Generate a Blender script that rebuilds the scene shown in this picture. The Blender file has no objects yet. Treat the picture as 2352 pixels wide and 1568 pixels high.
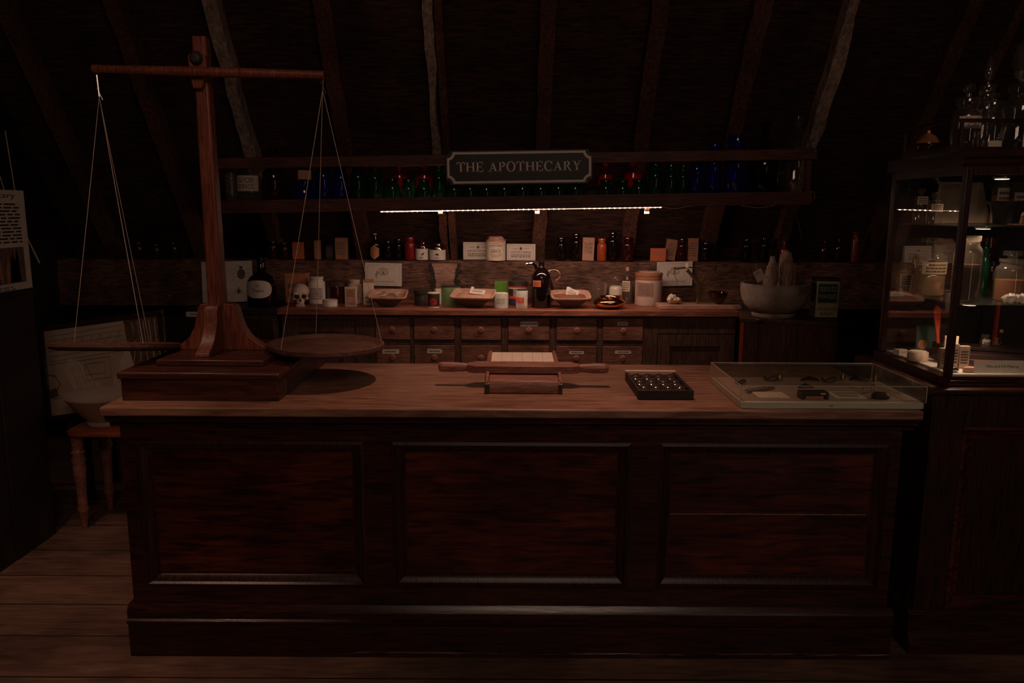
import bpy, bmesh, math, random
from mathutils import Vector, Matrix, Euler
random.seed(7)
S = bpy.context.scene
COL = S.collection
PI = math.pi
# ---------------------------------------------------------------- camera, world, lights, exposure
F = 1780.0                      # focal length in pixels of the 2352 wide frame
PITCH, ROLL, CAMZ = 9.6, 0.30, 1.62
cd = bpy.data.cameras.new('camera'); cam = bpy.data.objects.new('camera', cd); COL.objects.link(cam)
cd.sensor_width = 36.0; cd.lens = 36.0*F/2352; cd.clip_start = 0.05
RC = Matrix.Rotation(math.radians(90-PITCH), 3, 'X') @ Matrix.Rotation(math.radians(ROLL), 3, 'Z')
cam.matrix_world = Matrix.Translation((0, 0, CAMZ)) @ RC.to_4x4()
S.camera = cam
S.view_settings.view_transform = 'Standard'; S.view_settings.look = 'None'
S.view_settings.gamma = 1; S.view_settings.exposure = 0.0; S.view_settings.use_curve_mapping = False
w = bpy.data.worlds.new('world'); S.world = w; w.use_nodes = True
w.node_tree.nodes['Background'].inputs[0].default_value = (0.10, 0.06, 0.05, 1)
w.node_tree.nodes['Background'].inputs[1].default_value = 0.02
WARM = (1.0, 0.56, 0.40); NEUT = (1.0, 0.66, 0.50)

def spot(name, loc, tgt, e, col, size=60, blend=0.6, rad=0.05):
    l = bpy.data.lights.new(name, 'SPOT'); l.energy = e; l.color = col
    l.spot_size = math.radians(size); l.spot_blend = blend; l.shadow_soft_size = rad
    o = bpy.data.objects.new(name, l); COL.objects.link(o); o.location = loc
    o.rotation_euler = (Vector(tgt)-Vector(loc)).to_track_quat('-Z', 'Y').to_euler(); return o
def area(name, loc, tgt, e, col, sx, sy):
    l = bpy.data.lights.new(name, 'AREA'); l.energy = e; l.color = col; l.shape = 'RECTANGLE'; l.size = sx; l.size_y = sy
    o = bpy.data.objects.new(name, l); COL.objects.link(o); o.location = loc
    o.rotation_euler = (Vector(tgt)-Vector(loc)).to_track_quat('-Z', 'Y').to_euler(); return o
def point(name, loc, e, col, rad=0.01):
    l = bpy.data.lights.new(name, 'POINT'); l.energy = e; l.color = col; l.shadow_soft_size = rad
    o = bpy.data.objects.new(name, l); COL.objects.link(o); o.location = loc; return o
# ceiling spot lamps over the counter, then streak and fill lights added behind the camera
spot('counter_spot_lamp', (0.15, 3.02, 3.35), (0.05, 2.92, 0.95), 108.0, WARM, 56, 1.0, 0.03)
spot('balance_spot_lamp', (-0.9, 0.6, 3.3), (-1.1, 3.0, 1.5), 18.0, WARM, 40, 0.9, 0.06)
spot('floor_spot_lamp', (-2.0, 2.2, 3.4), (-1.75, 2.75, 0.0), 70.0, WARM, 46, 0.8, 0.05)
spot('panel_lamp', (-0.25, 0.2, 1.2), (-0.15, 2.6, 0.5), 1.3, (1.0, 0.45, 0.28), 55, 1.0, 0.15)
area('streak_light', (2.3, -1.6, 1.5), (0.4, 4.5, 1.5), 3.0, (1.0, .86, .74), .22, 1.9)  # unseen tall light added for the vertical streaks on the bottles
area('room_fill', (0.4, -1.0, 3.3), (0.0, 3.6, 1.2), 18.0, NEUT, 1.6, 0.8)  # unseen front fill added to brighten what faces the camera

def ray(px, py):
    return RC @ Vector(((px-1176)/F, -(py-784)/F, -1.0))
def at(px, py, Y):              # world point seen at a pixel, on the vertical plane y = Y
    d = ray(px, py); t = Y/d.y
    return Vector((0, 0, CAMZ)) + d*t
def atz(px, py, z):             # same on the horizontal plane z
    d = ray(px, py); t = (z-CAMZ)/d.z
    return Vector((0, 0, CAMZ)) + d*t
# ---------------------------------------------------------------- mesh helpers
def bb(bm, x0, x1, y0, y1, z0, z1, M=None):
    vs = [bm.verts.new((x, y, z)) for z in (z0, z1) for y in (y0, y1) for x in (x0, x1)]
    for f in ((0, 2, 3, 1), (4, 5, 7, 6), (0, 1, 5, 4), (2, 6, 7, 3), (0, 4, 6, 2), (1, 3, 7, 5)):
        bm.faces.new([vs[i] for i in f])
    if M is not None: bmesh.ops.transform(bm, matrix=M, verts=vs)
    return vs
def new(): return bmesh.new()
def box(*a, **k):
    bm = new(); bb(bm, *a, **k); return bm
def lathe(bm, prof, seg=28, c=(0, 0, 0), sx=1, sy=1, M=None):
    rings = []; allv = []
    for r, z in prof:
        if r < 1e-6: rg = [bm.verts.new((c[0], c[1], c[2]+z))]
        else: rg = [bm.verts.new((c[0]+r*sx*math.cos(2*PI*i/seg), c[1]+r*sy*math.sin(2*PI*i/seg), c[2]+z)) for i in range(seg)]
        rings.append(rg); allv += rg
    for a, b in zip(rings, rings[1:]):
        if len(a) == 1 and len(b) == 1: continue
        for i in range(seg):
            j = (i+1) % seg
            if len(a) == 1: bm.faces.new((a[0], b[j], b[i]))
            elif len(b) == 1: bm.faces.new((a[i], a[j], b[0]))
            else: bm.faces.new((a[i], a[j], b[j], b[i]))
    if M is not None: bmesh.ops.transform(bm, matrix=M, verts=allv)
    return allv
def tube(bm, pts, r, seg=8, close=False):
    pts = [Vector(p) for p in pts]; n = len(pts)
    rs = r if isinstance(r, (list, tuple)) else [r]*n
    rings = []
    up = Vector((0, 0, 1))
    for i, p in enumerate(pts):
        t = (pts[min(i+1, n-1)]-pts[max(i-1, 0)]).normalized()
        u = t.cross(up)
        if u.length < 1e-3: u = t.cross(Vector((0, 1, 0)))
        u.normalize(); v = t.cross(u)
        rings.append([bm.verts.new(p+(u*math.cos(2*PI*k/seg)+v*math.sin(2*PI*k/seg))*rs[i]) for k in range(seg)])
    for a, b in zip(rings, rings[1:]):
        for k in range(seg):
            bm.faces.new((a[k], a[(k+1) % seg], b[(k+1) % seg], b[k]))
    bm.faces.new(rings[0]); bm.faces.new(rings[-1][::-1])
def prism(bm, pts, a0, a1, axis='y', M=None):   # polygon (u,v) extruded; axis y: u=x v=z; x: u=y v=z; z: u=x v=y
    def P(u, v, a): return {'y': (u, a, v), 'x': (a, u, v), 'z': (u, v, a)}[axis]
    A = [bm.verts.new(P(u, v, a0)) for u, v in pts]; B = [bm.verts.new(P(u, v, a1)) for u, v in pts]
    bm.faces.new(A); bm.faces.new(B[::-1])
    n = len(pts)
    for i in range(n): bm.faces.new((A[i], B[i], B[(i+1) % n], A[(i+1) % n]))
    if M is not None: bmesh.ops.transform(bm, matrix=M, verts=A+B)
def obj(name, bm, mat, parent=None, loc=None, rot=None, smooth=35, bev=0, seg=2):
    bmesh.ops.recalc_face_normals(bm, faces=bm.faces)
    me = bpy.data.meshes.new(name); bm.to_mesh(me); bm.free()
    if mat: me.materials.append(mat)
    if smooth:
        me.shade_smooth(); me.set_sharp_from_angle(angle=math.radians(smooth))
    o = bpy.data.objects.new(name, me); COL.objects.link(o)
    if parent: o.parent = parent
    if loc is not None: o.location = loc
    if rot is not None: o.rotation_euler = rot
    if bev:
        m = o.modifiers.new('bevel', 'BEVEL'); m.width = bev; m.segments = seg; m.limit_method = 'ANGLE'; m.angle_limit = math.radians(40)
    return o
def tag(o, label, cat, group=None):
    o['label'] = label; o['category'] = cat
    if group: o['group'] = group
    return o
def thing(name, label, cat, loc=(0, 0, 0), rot=(0, 0, 0), group=None):
    o = bpy.data.objects.new(name, None); COL.objects.link(o); o.empty_display_size = 0.02
    o.location = loc; o.rotation_euler = rot
    return tag(o, label, cat, group)
def struct(name, bm, m, **k):
    o = obj(name, bm, m, **k); o['kind'] = 'structure'; return o
# ---------------------------------------------------------------- materials
MAT = {}
def nt(name):
    m = bpy.data.materials.new(name); m.use_nodes = True; t = m.node_tree; b = t.nodes['Principled BSDF']; MAT[name] = m
    return m, t, b
def plain(name, c, rough=0.6, metal=0.0, spec=0.5, var=0.15, scale=30, emit=None, es=1, coat=0):
    m, t, b = nt(name)
    N = t.nodes.new; L = t.links.new
    tc = N('ShaderNodeTexCoord'); n = N('ShaderNodeTexNoise'); n.inputs['Scale'].default_value = scale; n.inputs['Detail'].default_value = 5
    L(tc.outputs['Object'], n.inputs['Vector'])
    r = N('ShaderNodeValToRGB'); r.color_ramp.elements[0].position = .3; r.color_ramp.elements[1].position = .7
    r.color_ramp.elements[0].color = tuple(x*(1-var) for x in c)+(1,); r.color_ramp.elements[1].color = tuple(min(1, x*(1+var)) for x in c)+(1,)
    L(n.outputs['Fac'], r.inputs['Fac']); L(r.outputs['Color'], b.inputs['Base Color'])
    b.inputs['Roughness'].default_value = rough; b.inputs['Metallic'].default_value = metal
    b.inputs['Specular IOR Level'].default_value = spec; b.inputs['Coat Weight'].default_value = coat
    if emit: b.inputs['Emission Color'].default_value = emit+(1,); b.inputs['Emission Strength'].default_value = es
    return m
def wood(name, dark, light, grain='x', rough=0.55, scale=1.0, bump=0.3, stretch=14, spec=0.4, blot=0.5):
    m, t, b = nt(name); N = t.nodes.new; L = t.links.new
    tc = N('ShaderNodeTexCoord'); mp = N('ShaderNodeMapping')
    sc = {'x': (1, stretch, stretch), 'y': (stretch, 1, stretch), 'z': (stretch, stretch, 1)}[grain]
    mp.inputs['Scale'].default_value = tuple(s*scale*3.2 for s in sc)
    L(tc.outputs['Object'], mp.inputs['Vector'])
    n = N('ShaderNodeTexNoise'); n.inputs['Scale'].default_value = 2.2; n.inputs['Detail'].default_value = 8; n.inputs['Distortion'].default_value = 0.8
    L(mp.outputs['Vector'], n.inputs['Vector'])
    n2 = N('ShaderNodeTexNoise'); n2.inputs['Scale'].default_value = 3.0*scale; n2.inputs['Detail'].default_value = 3
    L(tc.outputs['Object'], n2.inputs['Vector'])
    r = N('ShaderNodeValToRGB'); r.color_ramp.elements[0].position = .32; r.color_ramp.elements[1].position = .68
    r.color_ramp.elements[0].color = dark+(1,); r.color_ramp.elements[1].color = light+(1,)
    L(n.outputs['Fac'], r.inputs['Fac'])
    mx = N('ShaderNodeMix'); mx.data_type = 'RGBA'; mx.blend_type = 'MULTIPLY'; mx.inputs[0].default_value = blot
    rr = N('ShaderNodeValToRGB'); rr.color_ramp.elements[0].position = .35; rr.color_ramp.elements[1].position = .65
    rr.color_ramp.elements[0].color = (.3, .3, .3, 1); rr.color_ramp.elements[1].color = (1, 1, 1, 1)
    L(n2.outputs['Fac'], rr.inputs['Fac']); L(r.outputs['Color'], mx.inputs[6]); L(rr.outputs['Color'], mx.inputs[7])
    L(mx.outputs[2], b.inputs['Base Color'])
    b.inputs['Roughness'].default_value = rough; b.inputs['Specular IOR Level'].default_value = spec
    bp = N('ShaderNodeBump'); bp.inputs['Strength'].default_value = bump; bp.inputs['Distance'].default_value = 0.004
    L(n.outputs['Fac'], bp.inputs['Height']); L(bp.outputs['Normal'], b.inputs['Normal'])
    return m
def glass(name, tint, diff=0.0, gl=1.0, rough=0.03):   # thin walled glass
    m = bpy.data.materials.new(name); m.use_nodes = True; t = m.node_tree; t.nodes.clear(); N = t.nodes.new; L = t.links.new; MAT[name] = m
    out = N('ShaderNodeOutputMaterial'); tr = N('ShaderNodeBsdfTransparent'); tr.inputs[0].default_value = tint+(1,)
    df = N('ShaderNodeBsdfTranslucent'); df.inputs[0].default_value = tint+(1,)
    d2 = N('ShaderNodeBsdfDiffuse'); d2.inputs[0].default_value = tint+(1,)
    dd = N('ShaderNodeMixShader'); dd.inputs[0].default_value = .5; L(df.outputs[0], dd.inputs[1]); L(d2.outputs[0], dd.inputs[2])
    m1 = N('ShaderNodeMixShader'); m1.inputs[0].default_value = diff; L(tr.outputs[0], m1.inputs[1]); L(dd.outputs[0], m1.inputs[2])
    g = N('ShaderNodeBsdfGlossy'); g.inputs[0].default_value = (1, 1, 1, 1); g.inputs['Roughness'].default_value = rough
    lw = N('ShaderNodeLayerWeight'); lw.inputs[0].default_value = .5
    p = N('ShaderNodeMath'); p.operation = 'POWER'; p.inputs[1].default_value = 3.5; L(lw.outputs['Facing'], p.inputs[0])
    a = N('ShaderNodeMath'); a.operation = 'MULTIPLY_ADD'; a.inputs[1].default_value = .75*gl; a.inputs[2].default_value = .05*gl; L(p.outputs[0], a.inputs[0])
    m2 = N('ShaderNodeMixShader'); L(a.outputs[0], m2.inputs[0]); L(m1.outputs[0], m2.inputs[1]); L(g.outputs[0], m2.inputs[2])
    L(m2.outputs[0], out.inputs[0]); return m
W_counter = wood('mahogany_counter', (.014, .005, .0035), (.075, .020, .012), 'x', .27, 1.0, .15, 12, .6)
W_counterv = wood('mahogany_upright', (.014, .005, .0035), (.065, .018, .011), 'z', .36, 1.0, .15, 12, .5)
W_panel = wood('mahogany_panel', (.020, .004, .003), (.17, .032, .015), 'x', .36, .8, .12, 9, .5, .85)
W_top = wood('counter_top_wood', (.17, .072, .042), (.40, .205, .13), 'x', .42, .9, .15, 10, .45, .45)
W_balance = wood('balance_wood', (.10, .026, .014), (.30, .085, .045), 'z', .42, 1.4, .2, 14, .45, .3)
W_balanceh = wood('balance_base_wood', (.040, .013, .009), (.125, .040, .026), 'x', .36, 1.0, .2, 12, .45, .4)
W_pan = wood('pan_wood', (.075, .034, .022), (.15, .070, .046), 'x', .6, 2.0, .2, 6, .3, .3)
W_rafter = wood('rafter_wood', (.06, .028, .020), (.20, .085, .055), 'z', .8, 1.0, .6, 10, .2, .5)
W_pale = wood('pale_lit_rafter_wood', (.22, .15, .115), (.60, .44, .34), 'z', .85, 1.0, .6, 6, .2, .4)
W_board = wood('roof_board_wood', (.018, .010, .008), (.10, .048, .034), 'x', .85, 1.2, .5, 8, .2, .5)
W_beam = wood('rough_beam_wood', (.055, .026, .018), (.30, .155, .105), 'x', .8, 1.9, 1.0, 7, .25, .75)
W_patch = wood('bare_patch_wood', (.22, .12, .085), (.52, .32, .24), 'x', .85, 2.0, 1.0, 5, .2, .6)
W_floor = wood('floor_wood', (.15, .080, .054), (.29, .165, .115), 'x', .5, .7, .3, 7, .4, .75)
W_shelf = wood('shelf_wood', (.075, .026, .016), (.20, .068, .042), 'x', .55, 1.0, .4, 10, .35, .5)
W_work = wood('back_counter_wood', (.20, .060, .032), (.46, .17, .10), 'x', .5, 1.0, .3, 10, .4, .4)
W_drawer = wood('drawer_wood', (.14, .050, .030), (.36, .15, .095), 'x', .55, 2.0, .3, 10, .35, .5)
W_frame = wood('drawer_frame_wood', (.055, .026, .018), (.16, .080, .055), 'z', .6, 1.5, .3, 10, .3, .5)
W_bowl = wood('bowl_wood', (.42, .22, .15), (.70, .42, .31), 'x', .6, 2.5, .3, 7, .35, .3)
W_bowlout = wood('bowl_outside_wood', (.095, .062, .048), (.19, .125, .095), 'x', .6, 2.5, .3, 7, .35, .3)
W_black = plain('blackened_wood', (.020, .010, .008), .6, var=.4, scale=8)
W_stool = wood('stool_wood', (.20, .045, .018), (.45, .12, .05), 'x', .30, 2.0, .1, 8, .5, .3)
W_red = wood('pedestal_wood', (.06, .022, .016), (.16, .055, .038), 'z', .6, 1.2, .3, 10, .3, .5)
W_mach = wood('machine_wood', (.17, .062, .040), (.42, .185, .125), 'x', .45, 2.0, .2, 12, .4, .3)
PAPER = plain('paper', (.68, .60, .52), .85, var=.06, spec=.2)
CREAM = plain('cream_card', (.72, .60, .48), .8, var=.08, spec=.2)
WHITE = plain('white_glaze', (.78, .72, .64), .25, var=.05, spec=.5)
GREYW = plain('grey_white_tin', (.58, .58, .50), .4, var=.05)
INK = plain('ink', (.03, .022, .02), .7, var=.1, spec=.2)
INKB = plain('faded_ink', (.16, .11, .085), .8, var=.2, spec=.1)
SIGNB = plain('sign_black', (.022, .015, .013), .5, var=.2)
SIGNW = plain('sign_cream_paint', (.95, .84, .73), .6, var=.06)
BONE = plain('bone', (.66, .50, .40), .6, var=.15, scale=40)
OLDLAB = plain('aged_label', (.34, .21, .16), .8, var=.2, scale=60)
STONE = plain('stoneware', (.36, .27, .215), .7, var=.45, scale=9)
STONEB = plain('stoneware_brown', (.42, .17, .09), .2, var=.1, coat=.5)
CERAM = plain('cream_ceramic', (.62, .48, .38), .4, var=.08, scale=12)
COPPER = plain('copper', (.75, .33, .19), .18, metal=1.0, var=.15, scale=10)
BRASS = plain('brass', (.60, .42, .20), .3, metal=1.0, var=.15)
IRON = plain('dark_iron', (.06, .055, .05), .45, metal=.6, var=.2)
STEEL = plain('steel', (.6, .58, .55), .25, metal=1.0, var=.1)
STRING = plain('string', (.55, .42, .33), .9, var=.1)
BLACKG = plain('black_glass', (.008, .004, .004), .06, var=.1, spec=.8)
BROWNG = plain('brown_glass', (.035, .006, .004), .08, var=.1, spec=.8)
REDG2 = plain('bright_red_content', (.75, .03, .02), .3, var=.1, emit=None)
REDG = plain('red_content', (.22, .012, .010), .25, var=.2, coat=.6)
ORANGEG = plain('orange_content', (.42, .07, .02), .3, var=.2, coat=.6)
BLACKC = plain('black_cap', (.02, .012, .012), .3, var=.1)
REFL = plain('tan_reflection', (.36, .25, .19), .9, var=.12)
DOME = plain('dark_polished_wood', (.05, .028, .022), .16, var=.3, spec=.9, coat=1.0)
GREEN = plain('green_tin', (.17, .26, .11), .4, var=.1)
GREEN2 = plain('leaf_green_tin', (.10, .26, .03), .4, var=.15)
DKTIN = plain('dark_tin', (.055, .045, .038), .4, metal=.3, var=.2)
REDP = plain('red_print', (.62, .045, .03), .6, var=.1)
ORANGEP = plain('orange_card', (.62, .14, .05), .7, var=.12)
BROWNP = plain('brown_card', (.42, .19, .11), .8, var=.15)
TINO = plain('orange_brown_tin', (.48, .19, .09), .6, var=.15)
TEAL = plain('dark_green_print', (.02, .07, .06), .6, var=.1)
OLIVE = plain('olive_gold_print', (.66, .60, .34), .6, var=.12)
BLUEP = plain('dark_blue_print', (.03, .035, .09), .5, var=.1)
HERB = plain('dried_herb', (.16, .10, .06), .9, var=.5, scale=50)
SEED = plain('seed', (.20, .085, .045), .8, var=.5, scale=160)
GRAIN = plain('grain', (.50, .27, .18), .8, var=.35, scale=160)
CORK = plain('cork', (.55, .30, .21), .85, var=.2, scale=120)
LINER = plain('white_liner', (.66, .62, .55), .7, var=.04)
LEATH = plain('dark_leather', (.035, .018, .016), .4, var=.3)
REDLAC = plain('red_wood_strip', (.50, .06, .03), .4, var=.15)
G_clear = glass('clear_glass', (.93, .92, .88), .03, 1.5)
G_frost = glass('cloudy_glass', (.80, .75, .66), .12)
G_pane = glass('pane_glass', (.97, .97, .95), 0.0, .6, .01)
G_acr = glass('acrylic', (.96, .96, .93), .015, .8, .02)
G_blue = glass('blue_glass', (.07, .08, .75), .22)
G_green = glass('green_glass', (.04, .25, .12), .22)
G_red = glass('red_glass', (.95, .09, .06), .6)
G_amber = glass('amber_glass', (.22, .05, .02), .25)
G_dark = glass('dark_glass', (.06, .03, .025), .25)
LED = plain('led_chip', (1, .8, .6), .5, emit=(1.0, .70, .50), es=45, var=0)
LEDS = plain('led_sleeve', (1, .8, .6), .5, emit=(1.0, .50, .32), es=2.5, var=0)
LAMPW = plain('lamp_disc', (1, .9, .8), .5, emit=(1.0, .80, .66), es=2.5, var=0)
def worn():
    m = wood('worn_edge_wood', (.02, .008, .006), (.50, .36, .28), 'x', .8, 1.0, .1, 60, .2, .6)
    r = [n for n in m.node_tree.nodes if n.type == 'VALTORGB'][0]; r.color_ramp.elements[0].position = .5; r.color_ramp.elements[1].position = .62
    return m
WORN = worn()
# ---------------------------------------------------------------- text, labels
def txt(parent, s, w, h, mat, loc, rot=None, bend=None, name='lettering', th=0.0004):
    cu = bpy.data.curves.new('t', 'FONT'); cu.body = s; cu.size = 1; cu.resolution_u = 2
    o = bpy.data.objects.new('t', cu); COL.objects.link(o)
    bpy.context.view_layer.update()
    me = bpy.data.meshes.new_from_object(o.evaluated_get(bpy.context.evaluated_depsgraph_get()))
    bpy.data.objects.remove(o); bpy.data.curves.remove(cu)
    xs = [v.co.x for v in me.vertices]; ys = [v.co.y for v in me.vertices]
    cx, cy = (min(xs)+max(xs))/2, (min(ys)+max(ys))/2; kx = w/(max(xs)-min(xs)); ky = h/(max(ys)-min(ys))
    for v in me.vertices:
        x, z = (v.co.x-cx)*kx, (v.co.y-cy)*ky
        if bend: v.co = (bend*math.sin(x/bend), -bend*math.cos(x/bend), z)
        else: v.co = (x, 0, z)
    me.materials.clear(); me.materials.append(mat); me.name = name
    ob = bpy.data.objects.new(name, me); COL.objects.link(ob); ob.parent = parent; ob.location = loc
    if rot: ob.rotation_euler = rot
    return ob
def arclabel(parent, r, a, z0, z1, mat, rot=0, name='label', top=0):
    bm = new(); n = 14; A = []; B = []
    for i in range(n+1):
        t = -a+2*a*i/n+rot
        A.append(bm.verts.new((r*math.sin(t), -r*math.cos(t), z0))); B.append(bm.verts.new((r*math.sin(t), -r*math.cos(t), z1)))
    for i in range(n): bm.faces.new((A[i], A[i+1], B[i+1], B[i]))
    return obj(name, bm, mat, parent)
def flat(parent, w, h, mat, loc, rot=None, name='label', th=0.0008):
    return obj(name, box(-w/2, w/2, -th, 0, -h/2, h/2), mat, parent, loc, rot)
def lines(parent, w, h, n, mat, loc, bend=None, rot=None, name='print', seed=1, gap=.5):
    rnd = random.Random(seed); bm = new()
    for i in range(n):
        z = h/2-h*(i+.5)/n; x = -w/2
        while x < w/2-w*.03:
            l = min(rnd.uniform(.05, .16)*w, w/2-x)
            if bend:
                k = 3; P = []
                for q in range(k+1):
                    t = (x+l*q/k)/bend; P.append((bend*math.sin(t), -bend*math.cos(t)))
                for q in range(k):
                    bm.faces.new([bm.verts.new((P[q][0], P[q][1], z-h/n*gap/2)), bm.verts.new((P[q+1][0], P[q+1][1], z-h/n*gap/2)),
                                  bm.verts.new((P[q+1][0], P[q+1][1], z+h/n*gap/2)), bm.verts.new((P[q][0], P[q][1], z+h/n*gap/2))])
            else:
                bm.faces.new([bm.verts.new(p) for p in ((x, 0, z-h/n*gap/2), (x+l, 0, z-h/n*gap/2), (x+l, 0, z+h/n*gap/2), (x, 0, z+h/n*gap/2))])
            x += l+w*.025
    return obj(name, bm, mat, parent, loc, rot)
def border(parent, w, h, t, mat, loc, rot=None, notch=0, name='border', th=.0003):
    bm = new()
    def rectpts(W, H, n):
        if not n: return [(-W/2, -H/2), (W/2, -H/2), (W/2, H/2), (-W/2, H/2)]
        P = []
        for sx, sz, a0 in ((1, -1, 180), (1, 1, 270), (-1, 1, 0), (-1, -1, 90)):
            for q in range(5):
                a = math.radians(a0-22.5*q) ; P.append((sx*W/2+n*math.cos(a), sz*H/2+n*math.sin(a)))
        return P
    O = rectpts(w, h, notch); I = rectpts(w-2*t, h-2*t, notch)
    if notch:   # same order, arcs concave round each corner
        O = []; I = []
        for (sx, sz) in ((-1, -1), (1, -1), (1, 1), (-1, 1)):
            for q in range(6):
                a = PI/2*q/5
                if (sx, sz) in ((1, -1), (-1, 1)): a = PI/2-a
                for LST, n, W, H in ((O, notch, w, h), (I, notch+t, w, h)):
                    cx, cz = sx*W/2, sz*H/2
                    x = cx-sx*n*math.sin(a); z = cz-sz*n*math.cos(a)
                    if LST is I:
                        x = max(-w/2+t, min(w/2-t, x)); z = max(-h/2+t, min(h/2-t, z))
                    LST.append((x, z))
    n = len(O)
    OV = [bm.verts.new((x, 0, z)) for x, z in O]; IV = [bm.verts.new((x, 0, z)) for x, z in I]
    for i in range(n): bm.faces.new((OV[i], OV[(i+1) % n], IV[(i+1) % n], IV[i]))
    return obj(name, bm, mat, parent, loc, rot, smooth=0)
S.cycles.transparent_max_bounces = 24; S.cycles.max_bounces = 8
# ================================================================ structure
def roofY(z): return 6.12-(z-1.245)*0.708
RN = Vector((0, -.816, -.578)); RD = Vector((0, -.578, .816))     # roof inward normal, up the slope
ZTOP = 3.9
struct('floor', box(-3.4, 3.4, -2.2, 6.2, -.03, 0), W_floor)
def floor_boards():
    bm = new()
    ys = [2.02, 2.245, 2.48, 2.745, 2.985, 3.24, 3.50, 3.80, 4.1, 4.4, 4.7, 5.0, 5.3, 5.6]
    for yy in ys: bb(bm, -3.4, 3.4, yy-.003, yy+.003, 0.0002, .0012)
    return bm
struct('trim_1', floor_boards(), INK)
def roof():
    bm = new(); n = 14; L = (ZTOP-1.1)/.816
    for i in range(n):
        s0, s1 = L*i/n-.15, L*(i+1)/n-.15
        o = Vector((0, roofY(1.245), 1.245))
        A = o+RD*s0; B = o+RD*(s1+.004)
        off = -.012 if i % 2 else -.004
        vs = []
        for x in (-3.4, 3.4):
            for p, d in ((A, off), (B, off+.006), (B, off-.03), (A, off-.03)):
                q = p+RN*d; vs.append(bm.verts.new((x, q.y, q.z)))
        for f in ((0, 1, 2, 3), (7, 6, 5, 4), (0, 4, 5, 1), (1, 5, 6, 2), (2, 6, 7, 3), (3, 7, 4, 0)): bm.faces.new([vs[k] for k in f])
    return bm
struct('ceiling', roof(), W_board, smooth=0)
struct('wall_back', box(-3.4, 3.4, 6.12, 6.2, 0, 1.30), W_black)
struct('wall_left', box(-3.48, -3.4, -2.2, 6.2, 0, ZTOP), W_black)
struct('wall_right', box(3.4, 3.48, -2.2, 6.2, 0, ZTOP), W_black)
struct('wall_front', box(-3.4, 3.4, -2.28, -2.2, 0, ZTOP), W_black)
struct('trim_2', box(-3.4, 3.4, -2.2, roofY(ZTOP)+.3, ZTOP, ZTOP+.05), W_black)
# the rough wall plate behind the counter: a ledge
def beam():
    bm = new(); rnd = random.Random(3); n = 60
    rows = []
    for i in range(n+1):
        x = -3.4+6.8*i/n
        t = 1.245+rnd.uniform(-.004, .004); b = .90
        rows.append([bm.verts.new(p) for p in ((x, 5.80+rnd.uniform(-.004, .004), b), (x, 5.795+rnd.uniform(-.006, .004), 1.06), (x, 5.80+rnd.uniform(-.004, .004), t-.012), (x, 5.812, t), (x, 6.119, 1.247), (x, 6.119, b))])
    for A, B in zip(rows, rows[1:]):
        for k in range(6): bm.faces.new((A[k], A[(k+1) % 6], B[(k+1) % 6], B[k]))
    bm.faces.new(rows[0]); bm.faces.new(rows[-1][::-1])
    return bm
struct('trim_3', beam(), W_beam)
ZL = 1.248    # top of the ledge
# pale worn patch on the beam where the bark came off
def patch(name, c, pts, mat, y=5.792):
    bm = new(); prism(bm, [(c.x+a, c.z+b) for a, b in pts], y-.003, y+.006); return struct(name, bm, mat)
pc = at(1022, 645, 5.79)
rnd = random.Random(5); L_, R_ = [], []
for i in range(15):
    z = -.13+.26*i/14; wv = .065+.03*abs(i-7)/7
    L_.append((-wv+rnd.uniform(-.03, .012), z)); R_.append((wv+rnd.uniform(-.012, .03), z))
patch('trim_4', pc, L_+R_[::-1], W_patch)
for k_, sd in ((40, -1), (41, 1)):
    Q = []; rnd = random.Random(k_)
    for i in range(15): Q.append((sd*(.066+.03*abs(i-7)/7+rnd.uniform(-.004, .004)), -.13+.26*i/14))
    for i in range(14, -1, -1): Q.append((sd*(.085+.03*abs(i-7)/7+rnd.uniform(.0, .055)*(i % 2)), -.13+.26*i/14+rnd.uniform(-.004, .004)))
    patch('trim_%d' % k_, pc, Q, W_black, 5.790)
def rafter(k, px0, wid, mat, waney=0, seed=0, s1=3.0, sa=None, d=.10, off=0):
    top = None                     # where the pixel ray at y=0 meets the roof plane
    dv = ray(px0, 0); o = Vector((0, roofY(1.245), 1.245)); t = (o-Vector((0, 0, CAMZ))).dot(RN)/dv.dot(RN); top = Vector((0, 0, CAMZ))+dv*t
    bm = new(); rnd = random.Random(seed); n = 22; rings = []; st = (1.262-1.245)/.816 if sa is None else sa
    for i in range(n+1):
        s = st+(s1-st)*i/n
        ww = wid*(1-waney*max(0, math.sin(i*.55+seed))*rnd.uniform(.7, 1)) if waney else wid
        j = rnd.uniform(-.006, .006)+off*i/n
        xl, xr = top.x-wid/2+j, top.x-wid/2+ww+j
        P = []
        for x, q in ((xl, d), (xr, d), (xr, -.0), (xl, -.0)):
            v = o+RD*s+RN*q; P.append(bm.verts.new((x, v.y, v.z)))
        rings.append(P)
    for A, B in zip(rings, rings[1:]):
        for q in range(4): bm.faces.new((A[q], A[(q+1) % 4], B[(q+1) % 4], B[q]))
    bm.faces.new(rings[0]); bm.faces.new(rings[-1][::-1])
    struct('trim_%d' % k, bm, mat)
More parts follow.
